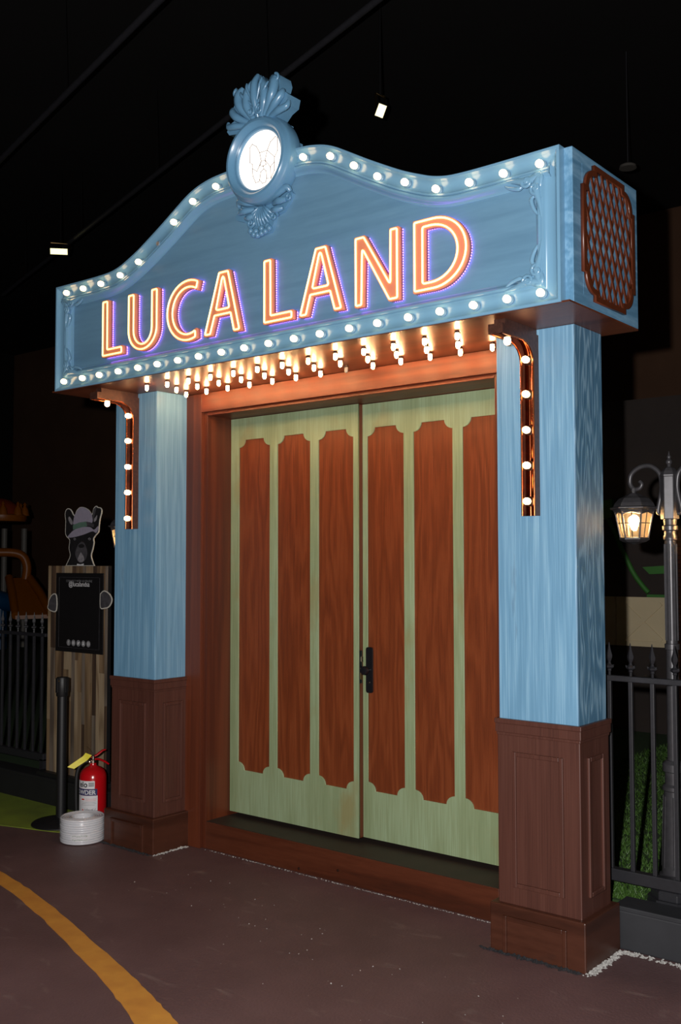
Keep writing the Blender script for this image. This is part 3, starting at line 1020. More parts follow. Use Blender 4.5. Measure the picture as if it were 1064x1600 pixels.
# medallion
MX, MZ = -1.405, 3.478
md = part('medallion', MB().lathe([(0.185, 0.0), (0.203, 0.0), (0.206, 0.012), (0.206, 0.062), (0.200, 0.074), (0.195, 0.078), (0.192, 0.088), (0.184, 0.096), (0.172, 0.098), (0.163, 0.090), (0.156, 0.076),
                                   (0.151, 0.070), (0.146, 0.071), (0.141, 0.066), (0.139, 0.050), (0.120, 0.048)], (MX, YP - 0.004, MZ), '-y', 64, cap=True), 'blue_cast', sg, smooth=35)
part('lit_disc', MB().lathe([(0.1395, 0), (0.1395, 0.004), (0.001, 0.004)], (MX, YP - 0.0545, MZ), '-y', 48), 'disc', md, label='glowing white round disc')
YDISC = YP - 0.0545 - 0.005
segs = [[(262, 685), (238, 720), (240, 855), (262, 870), (262, 910), (305, 935), (330, 880), (345, 840)], [(262, 685), (300, 705), (330, 762), (345, 840), (380, 830), (400, 740), (330, 762)],
        [(400, 740), (430, 660), (475, 612), (495, 620), (497, 740), (468, 800), (400, 740)], [(468, 800), (465, 848), (428, 892), (380, 830)], [(345, 840), (333, 882), (360, 886), (390, 870), (380, 830)],
        [(262, 910), (268, 980), (293, 1040), (325, 1030), (330, 1010)], [(365, 884), (368, 912), (340, 940), (330, 1015), (355, 1045), (385, 1035), (395, 1000), (390, 930), (368, 912)],
        [(395, 1000), (435, 1000), (430, 893)], [(435, 1000), (465, 925), (465, 848)]]
mb = MB()
for s in segs:
    P = [U(350 + a / 5.926, 110 + b / 5.926, 'y', YDISC) for a, b in s]
    mb.tube(P, 0.0011, 5)
    for p in P:
        mb.sphere(p, 0.0019, 6, 4)
part('dog_head_drawing', mb, 'disc_line', md, label='thin angular line drawing of a dog head')


def crest(up):
    """carved leaf crest; up=1 stands on the medallion, up=-1 hangs below it"""
    mb = MB()
    y = YP - 0.045
    def Q(pts, s=1):
        return [(MX + s * a, MZ + up * b, *c) for a, b, *c in pts]
    if up > 0:
        # stepped backing that gives the crest its thickness
        prof = [(-0.19, 0.165), (-0.205, 0.185), (-0.19, 0.215), (-0.155, 0.225), (-0.17, 0.265), (-0.155, 0.305), (-0.12, 0.318), (-0.088, 0.285), (-0.075, 0.345), (-0.035, 0.385), (0.0, 0.396), (0.035, 0.385),
                (0.058, 0.345), (0.064, 0.325), (0.078, 0.37), (0.13, 0.365), (0.14, 0.33), (0.12, 0.28), (0.155, 0.285), (0.19, 0.255), (0.18, 0.215), (0.14, 0.20), (0.1, 0.165), (0, 0.15), (-0.1, 0.15)]
        mb.prism([(MX + a, MZ + b) for a, b in prof][::-1], 'xz', YP - 0.075, YP + 0.01)
        for s in (-1, 1):
            lobe(mb, Q([(0.02, 0.19, -0.03), (0.055, 0.26, -0.045), (0.05, 0.33, -0.045), (0.015, 0.39, -0.03)], s), [0.012, 0.024, 0.022, 0.008], y)
            lobe(mb, Q([(0.04, 0.20, -0.03), (0.10, 0.27, -0.045), (0.115, 0.33, -0.04), (0.095, 0.365, -0.03)], s), [0.012, 0.024, 0.024, 0.012], y)
            lobe(mb, Q([(0.06, 0.19, -0.03), (0.12, 0.225, -0.045), (0.155, 0.26, -0.04), (0.16, 0.285, -0.03)], s), [0.012, 0.020, 0.020, 0.010], y)
            lobe(mb, Q([(0.08, 0.18, -0.03), (0.14, 0.19, -0.04), (0.185, 0.20, -0.035), (0.195, 0.225, -0.03)], s), [0.012, 0.018, 0.016, 0.008], y)
            spiral(mb, MX + s * 0.028, MZ + 0.225, 0.026, 1.3, 90, s, y - 0.05, 0.008)
            spiral(mb, MX + s * 0.125, MZ + 0.345, 0.02, 1.2, 90, -s, y - 0.045, 0.008)
        lobe(mb, Q([(0, 0.2, -0.03), (0, 0.28, -0.055), (0, 0.35, -0.055), (0.0, 0.40, -0.03)]), [0.010, 0.020, 0.018, 0.010], y)
        for i in range(5):
            a = math.radians(-48 + i * 24)
            lobe(mb, Q([(0.02 * math.sin(a), 0.24 + 0.02 * math.cos(a), -0.05), (0.10 * math.sin(a), 0.25 + 0.09 * math.cos(a), -0.062), (0.12 * math.sin(a), 0.255 + 0.12 * math.cos(a), -0.055)]), [0.004, 0.008, 0.004], y)
    else:
        prof = [(-0.2, 0.215), (-0.195, 0.235), (-0.14, 0.255), (-0.1, 0.285), (-0.1, 0.335), (-0.06, 0.345), (-0.02, 0.34), (0.03, 0.335), (0.05, 0.30), (0.06, 0.265), (0.11, 0.255), (0.145, 0.22), (0.17, 0.185),
                (0.14, 0.15), (0.05, 0.175), (-0.05, 0.175), (-0.12, 0.16)]
        mb.prism([(MX + a, MZ - b) for a, b in prof], 'xz', YP - 0.02, YP + 0.001)
        y = YP - 0.012
        for i in range(9):
            a = math.radians(-60 + i * 15)
            lobe(mb, Q([(-0.02 + 0.02 * math.sin(a), 0.20 + 0.02 * math.cos(a), -0.02), (-0.02 + 0.055 * math.sin(a), 0.205 + 0.06 * math.cos(a), -0.028), (-0.02 + 0.075 * math.sin(a), 0.21 + 0.09 * math.cos(a), -0.01)]), [0.005, 0.009, 0.006], y)
        for s in (-1, 1):
            lobe(mb, Q([(0.05, 0.19, -0.02), (0.10, 0.18, -0.035), (0.15, 0.16, -0.03), (0.165, 0.18, -0.02)], s), [0.010, 0.016, 0.018, 0.010], y)
            lobe(mb, Q([(0.06, 0.215, -0.02), (0.11, 0.215, -0.035), (0.15, 0.215, -0.03)], s), [0.010, 0.018, 0.012], y)
            lobe(mb, Q([(0.05, 0.24, -0.02), (0.085, 0.25, -0.03), (0.12, 0.245, -0.02)], s), [0.010, 0.016, 0.010], y)
            spiral(mb, MX + s * 0.075 - 0.01, MZ - 0.275, 0.022, 1.3, 0, s, y - 0.02, 0.008)
            spiral(mb, MX + s * 0.16, MZ - 0.205, 0.018, 1.2, 90, s, y - 0.022, 0.007)
        for i, (a, b) in enumerate(((-0.07, 0.33), (-0.045, 0.34), (-0.02, 0.335), (0.005, 0.33), (0.03, 0.32), (-0.09, 0.31), (-0.055, 0.318), (-0.02, 0.312), (0.018, 0.308))):
            mb.sphere((MX + a, y - 0.016, MZ - b), 0.015, 10, 6)
    return mb


part('crest', crest(1), 'blue_cast', sg, smooth=55)
part('crest', crest(-1), 'blue_cast', sg, smooth=55)
part('crest_bracket', MB().box(MX + 0.16, MX + 0.178, YP, YP + 0.04, MZ - 0.1, MZ + 0.06).box(MX - 0.12, MX + 0.12, YP, YP + 0.04, MZ - 0.1, MZ + 0.16), 'blue_cast', sg)

# lattice grille on the end of the box
gy0, gy1, gz0, gz1 = -0.236, 0.236, 2.597, 3.130
gr = part('side_grille', MB().box(BX1 - 0.001, BX1 + 0.0005, -0.22, 0.22, 2.61, 3.115), 'blue_box', sg)
my, mz_ = 0.137, 0.168
zc = (gz0 + gz1) / 2


def grille_outline(d, r):
    a, b, c, e = my - d, mz_ - d, 0.236 - d, 0.2665 - d
    rr = r
    pts = []
    for (s1, s2) in ((1, 1), (-1, 1), (-1, -1), (1, -1)):
        q = [(s1 * c, zc + s2 * b), (s1 * (c - 0.022), zc + s2 * b)]
        x1, z1 = (c - 0.022), b
        x2, z2 = a, e - 0.024
        for i in range(1, 9):
            t = i / 8 * PI / 2
            q.append((s1 * (x2 + (x1 - x2) * math.cos(t)), zc + s2 * (z1 + (z2 - z1) * math.sin(t))))
        q.append((s1 * a, zc + s2 * e))
        if s1 * s2 < 0:
            q = q[::-1]
        pts += q
    return pts


out_ = grille_outline(0, 0)
in_ = offset(out_, -0.021)
part('grille_border', shape2d([out_, in_], 'yz', BX1, BX1 + 0.014, 'grille_border'), 'grille', gr)


def clip_line(poly, p, d):
    ts = []
    for i in range(len(poly)):
        a, b = Vector(poly[i - 1]), Vector(poly[i])
        e = b - a
        den = d.x * e.y - d.y * e.x
        if abs(den) < 1e-9:
            continue
        t = ((a.x - p.x) * e.y - (a.y - p.y) * e.x) / den
        u = ((a.x - p.x) * d.y - (a.y - p.y) * d.x) / den
        if 0 <= u < 1:
            ts.append(t)
    return sorted(ts)


ins = offset(out_, -0.012)
for sgn in (1, -1):
    d = Vector((1.0, sgn * 2.05)).normalized()
    k = 0
    for i in range(-9, 10):
        p = Vector((i * 0.0535, zc))
        ts = clip_line(ins, p, d)
        if len(ts) < 2 or ts[-1] - ts[0] < 0.03:
            continue
        a, b = p + d * ts[0], p + d * ts[-1]
        nrm = Vector((-d.y, d.x)) * 0.0052
        off_ = 0.0 if sgn > 0 else 0.0045
        part('grille_bar', MB().prism([tuple(a - nrm), tuple(b - nrm), tuple(b + nrm), tuple(a + nrm)], 'yz', BX1 + 0.001 + off_, BX1 + 0.0062 + off_), 'grille', gr)

# ------------------------------------------------------------------ copper bulb brackets
def bracket(xc, label):
    t = thing('copper_bracket', (xc, 0, 1.787), label, 'wall lamp')
    wv = 0.0325
    # outline in (y, z), swept along x: arm under the sign, quarter curve, leg down the pillar
    zt, zb, yl = 2.535, 1.787, -0.29
    th = 0.04
    R = 0.085

    def lshape(thick):
        cy, cz = -thick - R, zt - thick - R
        return [(0, zt), (yl, zt), (yl, zt - thick * 0.9)] + [(cy, zt - thick * 0.9)] + [(cy + R * math.sin(a), cz + R * math.cos(a)) for a in [PI / 2 * i / 10 for i in range(1, 11)]] + [(-thick, zb), (0, zb)]
    part('side_plate', shape2d([lshape(th)], 'yz', xc + wv - 0.010, xc + wv, 'side_plate'), 'copper_dark', t)
    part('side_plate', shape2d([lshape(th)], 'yz', xc - wv, xc - wv + 0.010, 'side_plate'), 'copper_dark', t)
    part('channel', shape2d([lshape(0.018)], 'yz', xc - wv + 0.010, xc + wv - 0.010, 'channel'), 'copper', t)
    # polished lips and a centre ridge
    for dx, tk, wd in ((wv - 0.005, th, 0.0052), (-wv + 0.005, th, 0.0052), (0, 0.020, 0.006)):
        ls = lshape(tk)[2:-1]
        part('lip', MB().tube([(xc + dx, a, b) for a, b in ls], wd, 8), 'copper', t, smooth=50)
    part('end_plate', MB().box(xc - wv, xc + wv, yl - 0.003, yl, zt - 0.038, zt + 0.001), 'copper_dark', t)
    part('spacer', MB().box(xc - wv + 0.008, xc + wv - 0.008, yl + 0.03, -0.0005, zt - 0.002, ZS - 0.0035), 'copper_dark', t)
    b0 = None
    gbs = MB().lathe([(0.0105, 0.008), (0.0125, 0.016), (0.0145, 0.024), (0.0145, 0.034), (0.0115, 0.042), (0.004, 0.046)], (0, 0, 0), '-y', 14)
    sks = MB().lathe([(0.021, 0), (0.021, 0.005), (0.015, 0.007), (0.0145, 0.014)], (0, 0, 0), '-y', 14)
    for z in (2.430, 2.287, 2.139, 1.993, 1.846):
        p = Vector((xc, -0.024, z))
        if b0 is None:
            b0 = part_at('light_bulb', gbs, 'bulb_bracket', t, p, smooth=60)
            part_at('socket', sks, 'socket_dark', b0, (0, 0, 0), smooth=40)
        else:
            inst(b0, t, p - t.location)
    inst(b0, t, Vector((xc, -0.2, zt - 0.024)) - t.location, (PI / 2, 0, 0))
    return t


bracket(-W / 2 - 0.012, 'curved copper channel bracket with bulbs on the pillar beside the lamp post')
bracket(XL - W / 2 - 0.006, 'curved copper channel bracket with bulbs on the pillar beside the extinguisher')

# ------------------------------------------------------------------ fences
YFE = 0.40


def fence(x0, x1, sp, label, first):
    t = thing('iron_fence', ((x0 + x1) / 2, YFE, ZK), label, 'fence')
    part('rail', MB().box(x0, x1, YFE - 0.014, YFE + 0.014, 1.088, 1.112), 'black_metal', t, bevel=0.003)
    part('rail', MB().box(x0, x1, YFE - 0.020, YFE + 0.020, 0.248, 0.298), 'black_metal', t, bevel=0.003)
    bar = MB().box(-0.0085, 0.0085, -0.0085, 0.0085, 0.275 - ZK, 1.10 - ZK)
    fin = MB().lathe([(0.006, 1.10), (0.006, 1.128), (0.009, 1.131), (0.008, 1.138), (0.020, 1.146), (0.021, 1.152), (0.008, 1.160), (0.006, 1.168), (0.013, 1.186), (0.014, 1.196), (0.006, 1.225), (0.0015, 1.252)], (0, 0, -ZK), 'z', 4)
    flare = MB().prism([(-0.018, 1.148 - ZK), (0.018, 1.148 - ZK), (0.021, 1.158 - ZK), (0.0, 1.150 - ZK), (-0.021, 1.158 - ZK)], 'xz', -0.004, 0.004)
    fin.add(flare.v, flare.f)
    p0 = None
    x = first
    while x < x1:
        if x > x0:
            if p0 is None:
                p0 = part_at('picket', bar, 'black_metal', t, (x, YFE, ZK), bevel=0.0015)
                part_at('finial', fin, 'black_metal', p0, (0, 0, 0))
            else:
                inst(p0, t, Vector((x, YFE, ZK)) - t.location)
        x += sp
    for x in (x0 + 0.02, x1 - 0.02):
        part('foot', MB().box(x - 0.02, x + 0.02, YFE - 0.02, YFE + 0.02, ZK, 0.26), 'black_metal', t)
    return t


fence(-0.105, 3.2, 0.0955, 'dark iron fence with spear finials between blue pillar and lamp post', -0.05)
fence(-9.0, -4.13, 0.0955, 'dark iron fence behind the wooden signboard and barrier post', -8.96)

# ------------------------------------------------------------------ lamp posts
def lamp_post(label):
    t = thing('lamp_post', (0.166, 0.56, 0.1505), label, 'lamp post', 'double lantern lamp posts')
    x, y = t.location.x, t.location.y
    c = (x, y, 0)
    part('foot', MB().lathe([(0.105, 0.178), (0.105, 0.205), (0.098, 0.215), (0.085, 0.222), (0.085, 0.24), (0.05, 0.245)], c, 'z', 8, a0=PI / 8), 'black_metal', t, bevel=0.003)
    part('base_pad', MB().lathe([(0.118, 0.1505), (0.118, 0.179)], c, 'z', 8, a0=PI / 8), 'black_metal', t)
    part('pedestal', MB().lathe([(0.070, 0.24), (0.070, 0.27), (0.058, 0.275), (0.044, 0.62), (0.050, 0.625), (0.050, 0.64), (0.039, 0.65), (0.039, 0.70), (0.048, 0.705), (0.048, 0.735), (0.034, 0.75)], c, 'z', 20), 'iron_grey', t, smooth=35)
    part('column', MB().lathe([(0.0275, 0.745), (0.0250, 1.22), (0.031, 1.222), (0.031, 1.245), (0.0250, 1.247), (0.0235, 1.69), (0.029, 1.693), (0.029, 1.71), (0.0255, 1.715), (0.0255, 1.73), (0.033, 1.735), (0.033, 1.752), (0.026, 1.757), (0.029, 1.782)], c, 'z', 20), 'iron_grey', t, smooth=35)
    for k_ in range(8):
        a = k_ * PI / 4 + 0.2
        part('flute', MB().tube([(x + 0.0255 * math.cos(a), y + 0.0255 * math.sin(a), z) for z in (1.26, 1.5, 1.675)], 0.003, 5), 'iron_grey', t, smooth=60)
        part('flute', MB().tube([(x + r_ * math.cos(a), y + r_ * math.sin(a), z) for r_, z in ((0.056, 0.30), (0.0455, 0.60))], 0.0035, 5), 'iron_grey', t, smooth=60)
    part('head', MB().lathe([(0.020, 1.78), (0.040, 1.782), (0.040, 1.965), (0.036, 1.970)], c, 'z', 6, a0=0.25), 'iron_grey', t, bevel=0.003)
    part('cap', MB().lathe([(0.041, 1.966), (0.041, 1.974), (0.034, 1.99), (0.022, 2.004), (0.010, 2.010)], c, 'z', 6, a0=0.25), 'iron_grey', t, bevel=0.002)
    part('finial', MB().lathe([(0.010, 2.008), (0.008, 2.018), (0.013, 2.024), (0.015, 2.032), (0.011, 2.040), (0.006, 2.044), (0.009, 2.050), (0.009, 2.055), (0.005, 2.060), (0.004, 2.064), (0.001, 2.078)], c, 'z', 14), 'iron_grey', t, smooth=40)
    for s in (-1, 1):
        # scrolled arm, in the plane x-z
        zz = 1.80
        pts = [(0.030, 1.812), (0.040, 1.806), (0.052, 1.812), (0.050, 1.835), (0.040, 1.88), (0.034, 1.93), (0.044, 1.985), (0.085, 2.018), (0.135, 2.014), (0.172, 1.985), (0.178, 1.945), (0.160, 1.920), (0.135, 1.922), (0.124, 1.940), (0.134, 1.954)]
        pp = smooth_path([(x + s * a, y, b) for a, b in pts], 5)
        part('arm', MB().tube(pp, lerp_list([0.007, 0.009, 0.0105, 0.0105, 0.0105, 0.010, 0.008], len(pp)), 10), 'iron_grey', t, smooth=60)
        lx = x + s * 0.162
        lc = (lx, y, 0)
        ln = part('lantern', MB().lathe([(0.012, 1.925), (0.014, 1.912), (0.010, 1.905), (0.024, 1.899), (0.036, 1.892), (0.040, 1.889), (0.066, 1.878), (0.084, 1.858), (0.091, 1.842), (0.105, 1.838), (0.105, 1.832), (0.092, 1.826), (0.088, 1.818), (0.076, 1.816)], lc, 'z', 6, a0=0.25), 'iron_grey', t, bevel=0.002)
        for k_ in range(6):
            a0, a1 = 0.25 + k_ * PI / 3, 0.25 + (k_ + 1) * PI / 3
            def q(a, r_, z):
                return Vector((lx + r_ * math.cos(a), y + r_ * math.sin(a), z))
            tl, tr, bl, br = q(a0, 0.082, 1.82), q(a1, 0.082, 1.82), q(a0, 0.060, 1.705), q(a1, 0.060, 1.705)
            part('cage_bar', MB().tube([tl, bl], 0.0042, 6), 'iron_grey', ln)
            ins_ = 0.97
            cc = Vector((lx, y, 0))
            def sh(v):
                return Vector((cc.x + (v.x - cc.x) * ins_, cc.y + (v.y - cc.y) * ins_, v.z))
            part('pane', MB().add([sh(tl), sh(tr), sh(br), sh(bl)], [(0, 1, 2, 3)]), 'lantern_glass', ln)
            mt, mbm = (tl + tr) / 2, (bl + br) / 2
            hl, hr = tl.lerp(bl, 0.45), tr.lerp(br, 0.45)
            part('muntin', MB().tube([mt, mbm], 0.0022, 5).tube([hl, hr], 0.0022, 5), 'iron_grey', ln)
            ar = [tl.lerp(tr, u) - Vector((0, 0, 0.010 * abs(u - 0.5) * 2)) for u in (0, 0.15, 0.3, 0.5, 0.7, 0.85, 1)]
            part('arch_trim', MB().tube(ar, 0.0045, 5), 'iron_grey', ln)
        part('lantern_base', MB().lathe([(0.062, 1.706), (0.066, 1.703), (0.066, 1.696), (0.050, 1.686), (0.020, 1.678), (0.006, 1.674)], lc, 'z', 6, a0=0.25), 'iron_grey', ln, bevel=0.002)
        part('lamp_bulb', MB().lathe([(0.008, 1.738), (0.012, 1.748), (0.022, 1.775), (0.020, 1.793), (0.008, 1.804)], lc, 'z', 14), 'lantern_bulb', ln, smooth=60)
    return t


lp1 = lamp_post('black lamp post with hexagonal lanterns on scrolled arms behind the fence, beside the wider-lit pillar')
lp1['label'] = 'black lamp post with hexagonal lanterns on scrolled arms, standing behind the spiked fence'
lp2 = copy_tree(lp1)
lp2.location.x = -3.365
lp2.location.y = 0.56
lp2['label'] = 'lamp post almost hidden behind the pillar beside the extinguisher, one lantern edge showing'

# ------------------------------------------------------------------ wooden signboard with a dog cut-out
BY = 0.345                   # face of the board
bx0, bx1 = U(72, 1203, 'y', BY).x, U(168, 884, 'y', BY).x
bz0, bz1 = ZK + 0.03, U(80, 884, 'y', BY).z
sb = thing('signboard', ((bx0 + bx1) / 2, BY + 0.02, ZK), 'tall plank signboard with black poster and dog cut-out by the dark fence', 'signboard')
part('back_board', MB().box(bx0, bx1, BY + 0.006, BY + 0.034, bz0, bz1), 'black_matte', sb)
part('foot', MB().box(bx0 - 0.05, bx1 + 0.04, BY - 0.045, BY + 0.05, ZK, bz0), 'black_matte', sb, bevel=0.004)
x = bx0
i = 0
widths = [0.034, 0.05, 0.026, 0.04, 0.03, 0.055, 0.03, 0.038, 0.028, 0.046]
while x < bx1 - 0.004:
    wd = min(widths[i % 10], bx1 - x)
    cut = bz0 + (bz1 - bz0) * (0.25 + 0.5 * ((i * 37) % 10) / 10)
    for k_, (za, zb_) in enumerate(((bz0, cut), (cut, bz1))):
        part('plank', MB().box(x + 0.0006, x + wd - 0.0006, BY - 0.001 * ((i + k_) % 3), BY + 0.0062, za + 0.0005, zb_ - 0.0005), 'plank%d' % ((i * 3 + k_ * 2 + (i // 3)) % 4), sb)
    x += wd
    i += 1
# poster
pxz = [U(a, b, 'y', BY - 0.006) for a, b in ((87, 895), (162, 895), (158, 1023), (83, 1017))]
px0, px1 = pxz[0].x + 0.01, pxz[1].x
pz0, pz1 = pxz[2].z, pxz[0].z
po = part('poster', MB().box(px0, px1, BY - 0.009, BY - 0.0021, pz0, pz1), 'poster', sb, bevel=0.001)
pw, ph = px1 - px0, pz1 - pz0
yp = BY - 0.0098
mb = MB()
for a, b, c_, d_ in ((0.07, 0.93, 0.055, 0.0575), (0.07, 0.93, 0.943, 0.9455), (0.07, 0.074, 0.055, 0.9455), (0.926, 0.93, 0.055, 0.9455)):
    mb.box(px0 + a * pw, px0 + b * pw, yp, BY - 0.0085, pz0 + c_ * ph, pz0 + d_ * ph)
part('border_line', mb, 'dog_grey', po)


def flat_text(s, size, cx_, cz_, y, mat, parent, bold=0.0, sx=1.0):
    me = text2d(s, size, bold)
    for v in me.vertices:
        v.co = (cx_ + v.co.x * sx, y, cz_ + v.co.y)
    return part('lettering', me, mat, parent)


flat_text('CONNECT WITH US ONLINE', 0.021, px0 + 0.5 * pw, pz0 + 0.885 * ph, yp, 'grey_print', po)
flat_text('@lucalandsa', 0.044, px0 + 0.5 * pw, pz0 + 0.832 * ph, yp, 'white_print', po, 0.012)
for k_, chx in enumerate(('f', 'o', 'v', 'a', 'c')):
    cxk = px0 + (0.29 + 0.105 * k_) * pw
    czk = pz0 + 0.118 * ph
    ic = part('icon', MB().lathe([(0.021, 0), (0.021, 0.0006)], (cxk, BY - 0.0091, czk), '-y', 16), 'grey_print', po)
    if k_ == 0:
        flat_text('f', 0.036, cxk, czk - 0.012, BY - 0.0101, 'white_print', po, 0.02)
    elif k_ == 1:
        r0 = fillet([(cxk - 0.010, czk - 0.010), (cxk + 0.010, czk - 0.010), (cxk + 0.010, czk + 0.010), (cxk - 0.010, czk + 0.010)], 0.004, 3)
        part('glyph', shape2d([r0, offset(r0, -0.003), [(cxk + 0.004 * math.cos(a / 6 * PI), czk + 0.004 * math.sin(a / 6 * PI)) for a in range(12)]], 'xz', BY - 0.0105, BY - 0.0098, 'glyph'), 'white_print', po)
    elif k_ == 2:
        part('glyph', shape2d([[(cxk - 0.013, czk - 0.008), (cxk + 0.002, czk - 0.010), (cxk + 0.011, czk + 0.003), (cxk + 0.014, czk + 0.009), (cxk + 0.005, czk + 0.011), (cxk - 0.001, czk + 0.005), (cxk - 0.012, czk + 0.010), (cxk - 0.008, czk)]], 'xz', BY - 0.0105, BY - 0.0098, 'glyph'), 'white_print', po)
    elif k_ == 3:
        part('glyph', shape2d([[(cxk - 0.013, czk - 0.010), (cxk + 0.013, czk - 0.010), (cxk + 0.007, czk - 0.002), (cxk + 0.007, czk + 0.008), (cxk, czk + 0.013), (cxk - 0.007, czk + 0.008), (cxk - 0.007, czk - 0.002)]], 'xz', BY - 0.0105, BY - 0.0098, 'glyph'), 'white_print', po)
    else:
        r0 = [(cxk + 0.012 * math.cos(a / 10 * PI), czk + 0.012 * math.sin(a / 10 * PI)) for a in range(20)]
        part('glyph', shape2d([r0, offset(r0, -0.003), [(cxk + 0.005 * math.cos(a / 6 * PI), czk + 0.003 * math.sin(a / 6 * PI)) for a in range(12)]], 'xz', BY - 0.0105, BY - 0.0098, 'glyph'), 'white_print', po)

# printed dog cut-out standing on the board top; layers are thin cards
DZ = 1064 / 110


def dpx(pts, y):
    out = []
    for a, b in pts:
        p = U(70 + a / DZ, 780 + b / DZ, 'y', y)
        out.append((p.x, p.z))
    return out


def card(name, pts, y, mat, parent, sm=True, d=0.0008):
    q = dpx(pts, y)
    if sm:
        P = smooth_path([(a, b, 0) for a, b in q] + [(q[0][0], q[0][1], 0)], 3)[:-1]
        q = [(p.x, p.y) for p in P]
    return part(name, shape2d([q], 'xz', y, y + d, name), mat, parent)


yd_ = BY + 0.012
sil = [(310, 1012), (345, 940), (380, 850), (362, 740), (372, 620), (325, 565), (308, 500), (312, 330), (302, 230), (320, 160), (355, 138), (395, 160), (445, 245), (480, 170), (530, 122), (590, 122), (660, 160), (712, 225),
       (735, 140), (775, 100), (800, 118), (845, 130), (860, 190), (830, 310), (818, 430), (808, 500), (738, 590), (742, 660), (722, 760), (700, 850), (722, 940), (752, 1012)]
sil = [(p.x, p.y) for p in smooth_path([(a, b, 0) for a, b in sil], 3)]
dog = part('dog_cutout', shape2d([dpx(sil, yd_)], 'xz', yd_, yd_ + 0.008, 'dog_cutout'), 'card_edge', sb, label='pale-edged dog head cut-out wearing a grey hat')
cxm = sum(a for a, b in sil) / len(sil)
ins_s = []
inner = offset(dpx(sil, yd_ - 0.001), -0.0055)
part('dog_print', shape2d([inner], 'xz', yd_ - 0.001, yd_, 'dog_print'), 'dog_black', dog)
card('ear_print', [(355, 285), (372, 262), (415, 330), (412, 385), (385, 370), (360, 320)], yd_ - 0.002, 'dog_pale', dog)
card('ear_print', [(745, 300), (790, 240), (780, 310), (745, 345)], yd_ - 0.002, 'dog_pale', dog)
card('ear_print', [(735, 150), (770, 115), (778, 130), (750, 240), (728, 350), (722, 240)], yd_ - 0.0019, 'dog_grey', dog)
card('muzzle_print', [(500, 690), (560, 640), (610, 690), (640, 800), (620, 900), (545, 970), (480, 900), (460, 800)], yd_ - 0.002, 'dog_grey', dog)
card('jowl_print', [(545, 800), (590, 880), (585, 935), (540, 952), (500, 930), (505, 880)], yd_ - 0.003, 'dog_pale', dog)
card('nose_print', [(505, 700), (530, 680), (575, 680), (598, 705), (580, 730), (550, 738), (520, 730)], yd_ - 0.003, 'dog_black', dog)
card('eye_print', [(432, 600), (450, 585), (468, 600), (452, 622)], yd_ - 0.002, 'dog_pale', dog)
card('eye_print', [(652, 600), (672, 582), (695, 600), (674, 622)], yd_ - 0.002, 'dog_pale', dog)
card('pupil_print', [(442, 602), (452, 594), (462, 604), (452, 614)], yd_ - 0.003, 'dog_black', dog)
card('pupil_print', [(662, 602), (673, 592), (684, 603), (673, 614)], yd_ - 0.003, 'dog_black', dog)
card('chest_print', [(488, 975), (540, 985), (588, 972), (585, 1008), (482, 1008)], yd_ - 0.002, 'white_print', dog, False)
card('hat_print', [(425, 380), (445, 260), (490, 170), (535, 127), (590, 127), (660, 165), (708, 230), (718, 350), (660, 350), (540, 380)], yd_ - 0.003, 'hat', dog)
card('hat_print', [(340, 572), (400, 500), (470, 450), (600, 418), (690, 425), (745, 462), (805, 405), (800, 470), (770, 510), (720, 485), (600, 530), (480, 565), (380, 582)], yd_ - 0.003, 'hat', dog)
card('hat_band_print', [(425, 392), (520, 352), (625, 338), (640, 405), (540, 430), (425, 462)], yd_ - 0.004, 'hat_band', dog, False)
card('hat_band_print', [(625, 338), (690, 350), (745, 378), (735, 425), (690, 410), (640, 405)], yd_ - 0.004, 'dog_grey', dog, False)
for pts in ([(66, 758), (70, 730), (90, 696), (112, 700), (112, 790), (82, 792), (62, 775)], [(398, 690), (420, 672), (450, 690), (466, 725), (450, 765), (420, 776), (398, 770)]):
    q = [(60 + a * 260 / 1064, 760 + b * 260 / 1064) for a, b in pts]
    P_ = [U(a, b, 'y', BY - 0.012) for a, b in q]
    pth = smooth_path([(p.x, p.z, 0) for p in P_] + [(P_[0].x, P_[0].z, 0)], 4)[:-1]
    q = [(p.x, p.y) for p in pth]
    pawp = part('paw_cutout', shape2d([offset(q, 0.007)], 'xz', BY - 0.012, BY - 0.0055, 'paw_cutout'), 'card_edge', sb)
    part('paw_print', shape2d([q], 'xz', BY - 0.0128, BY - 0.012, 'paw_print'), 'dog_grey', pawp)

# ------------------------------------------------------------------ barrier post, extinguisher, cable coil
sp_ = Vector((-3.475, 0.06, 0))
st = thing('barrier_post', sp_, 'black queue barrier post on a round base in front of the signboard', 'barrier post')
part('base', MB().lathe([(0.175, 0.0), (0.175, 0.010), (0.165, 0.018), (0.09, 0.030), (0.045, 0.034), (0.032, 0.042)], sp_, 'z', 40), 'black_matte', st, smooth=40)
part('post', MB().lathe([(0.030, 0.03), (0.030, 0.785), (0.027, 0.787)], sp_, 'z', 24), 'black_matte', st, smooth=40)
hb = part('belt_head', MB().lathe([(0.033, 0.775), (0.037, 0.780), (0.037, 0.885), (0.034, 0.892), (0.010, 0.894)], sp_, 'z', 24), 'black_matte', st, smooth=40)
for a in (0, PI / 2, PI, 3 * PI / 2):
    part('belt_slot', MB().box(sp_.x + 0.034 * math.cos(a) - 0.010, sp_.x + 0.034 * math.cos(a) + 0.010, sp_.y + 0.034 * math.sin(a) - 0.010, sp_.y + 0.034 * math.sin(a) + 0.010, 0.80, 0.888), 'black_matte', hb, bevel=0.002)
part('rivet', MB().sphere((sp_.x + 0.02, sp_.y - 0.040, 0.872), 0.004, 8, 6), 'brass', hb)

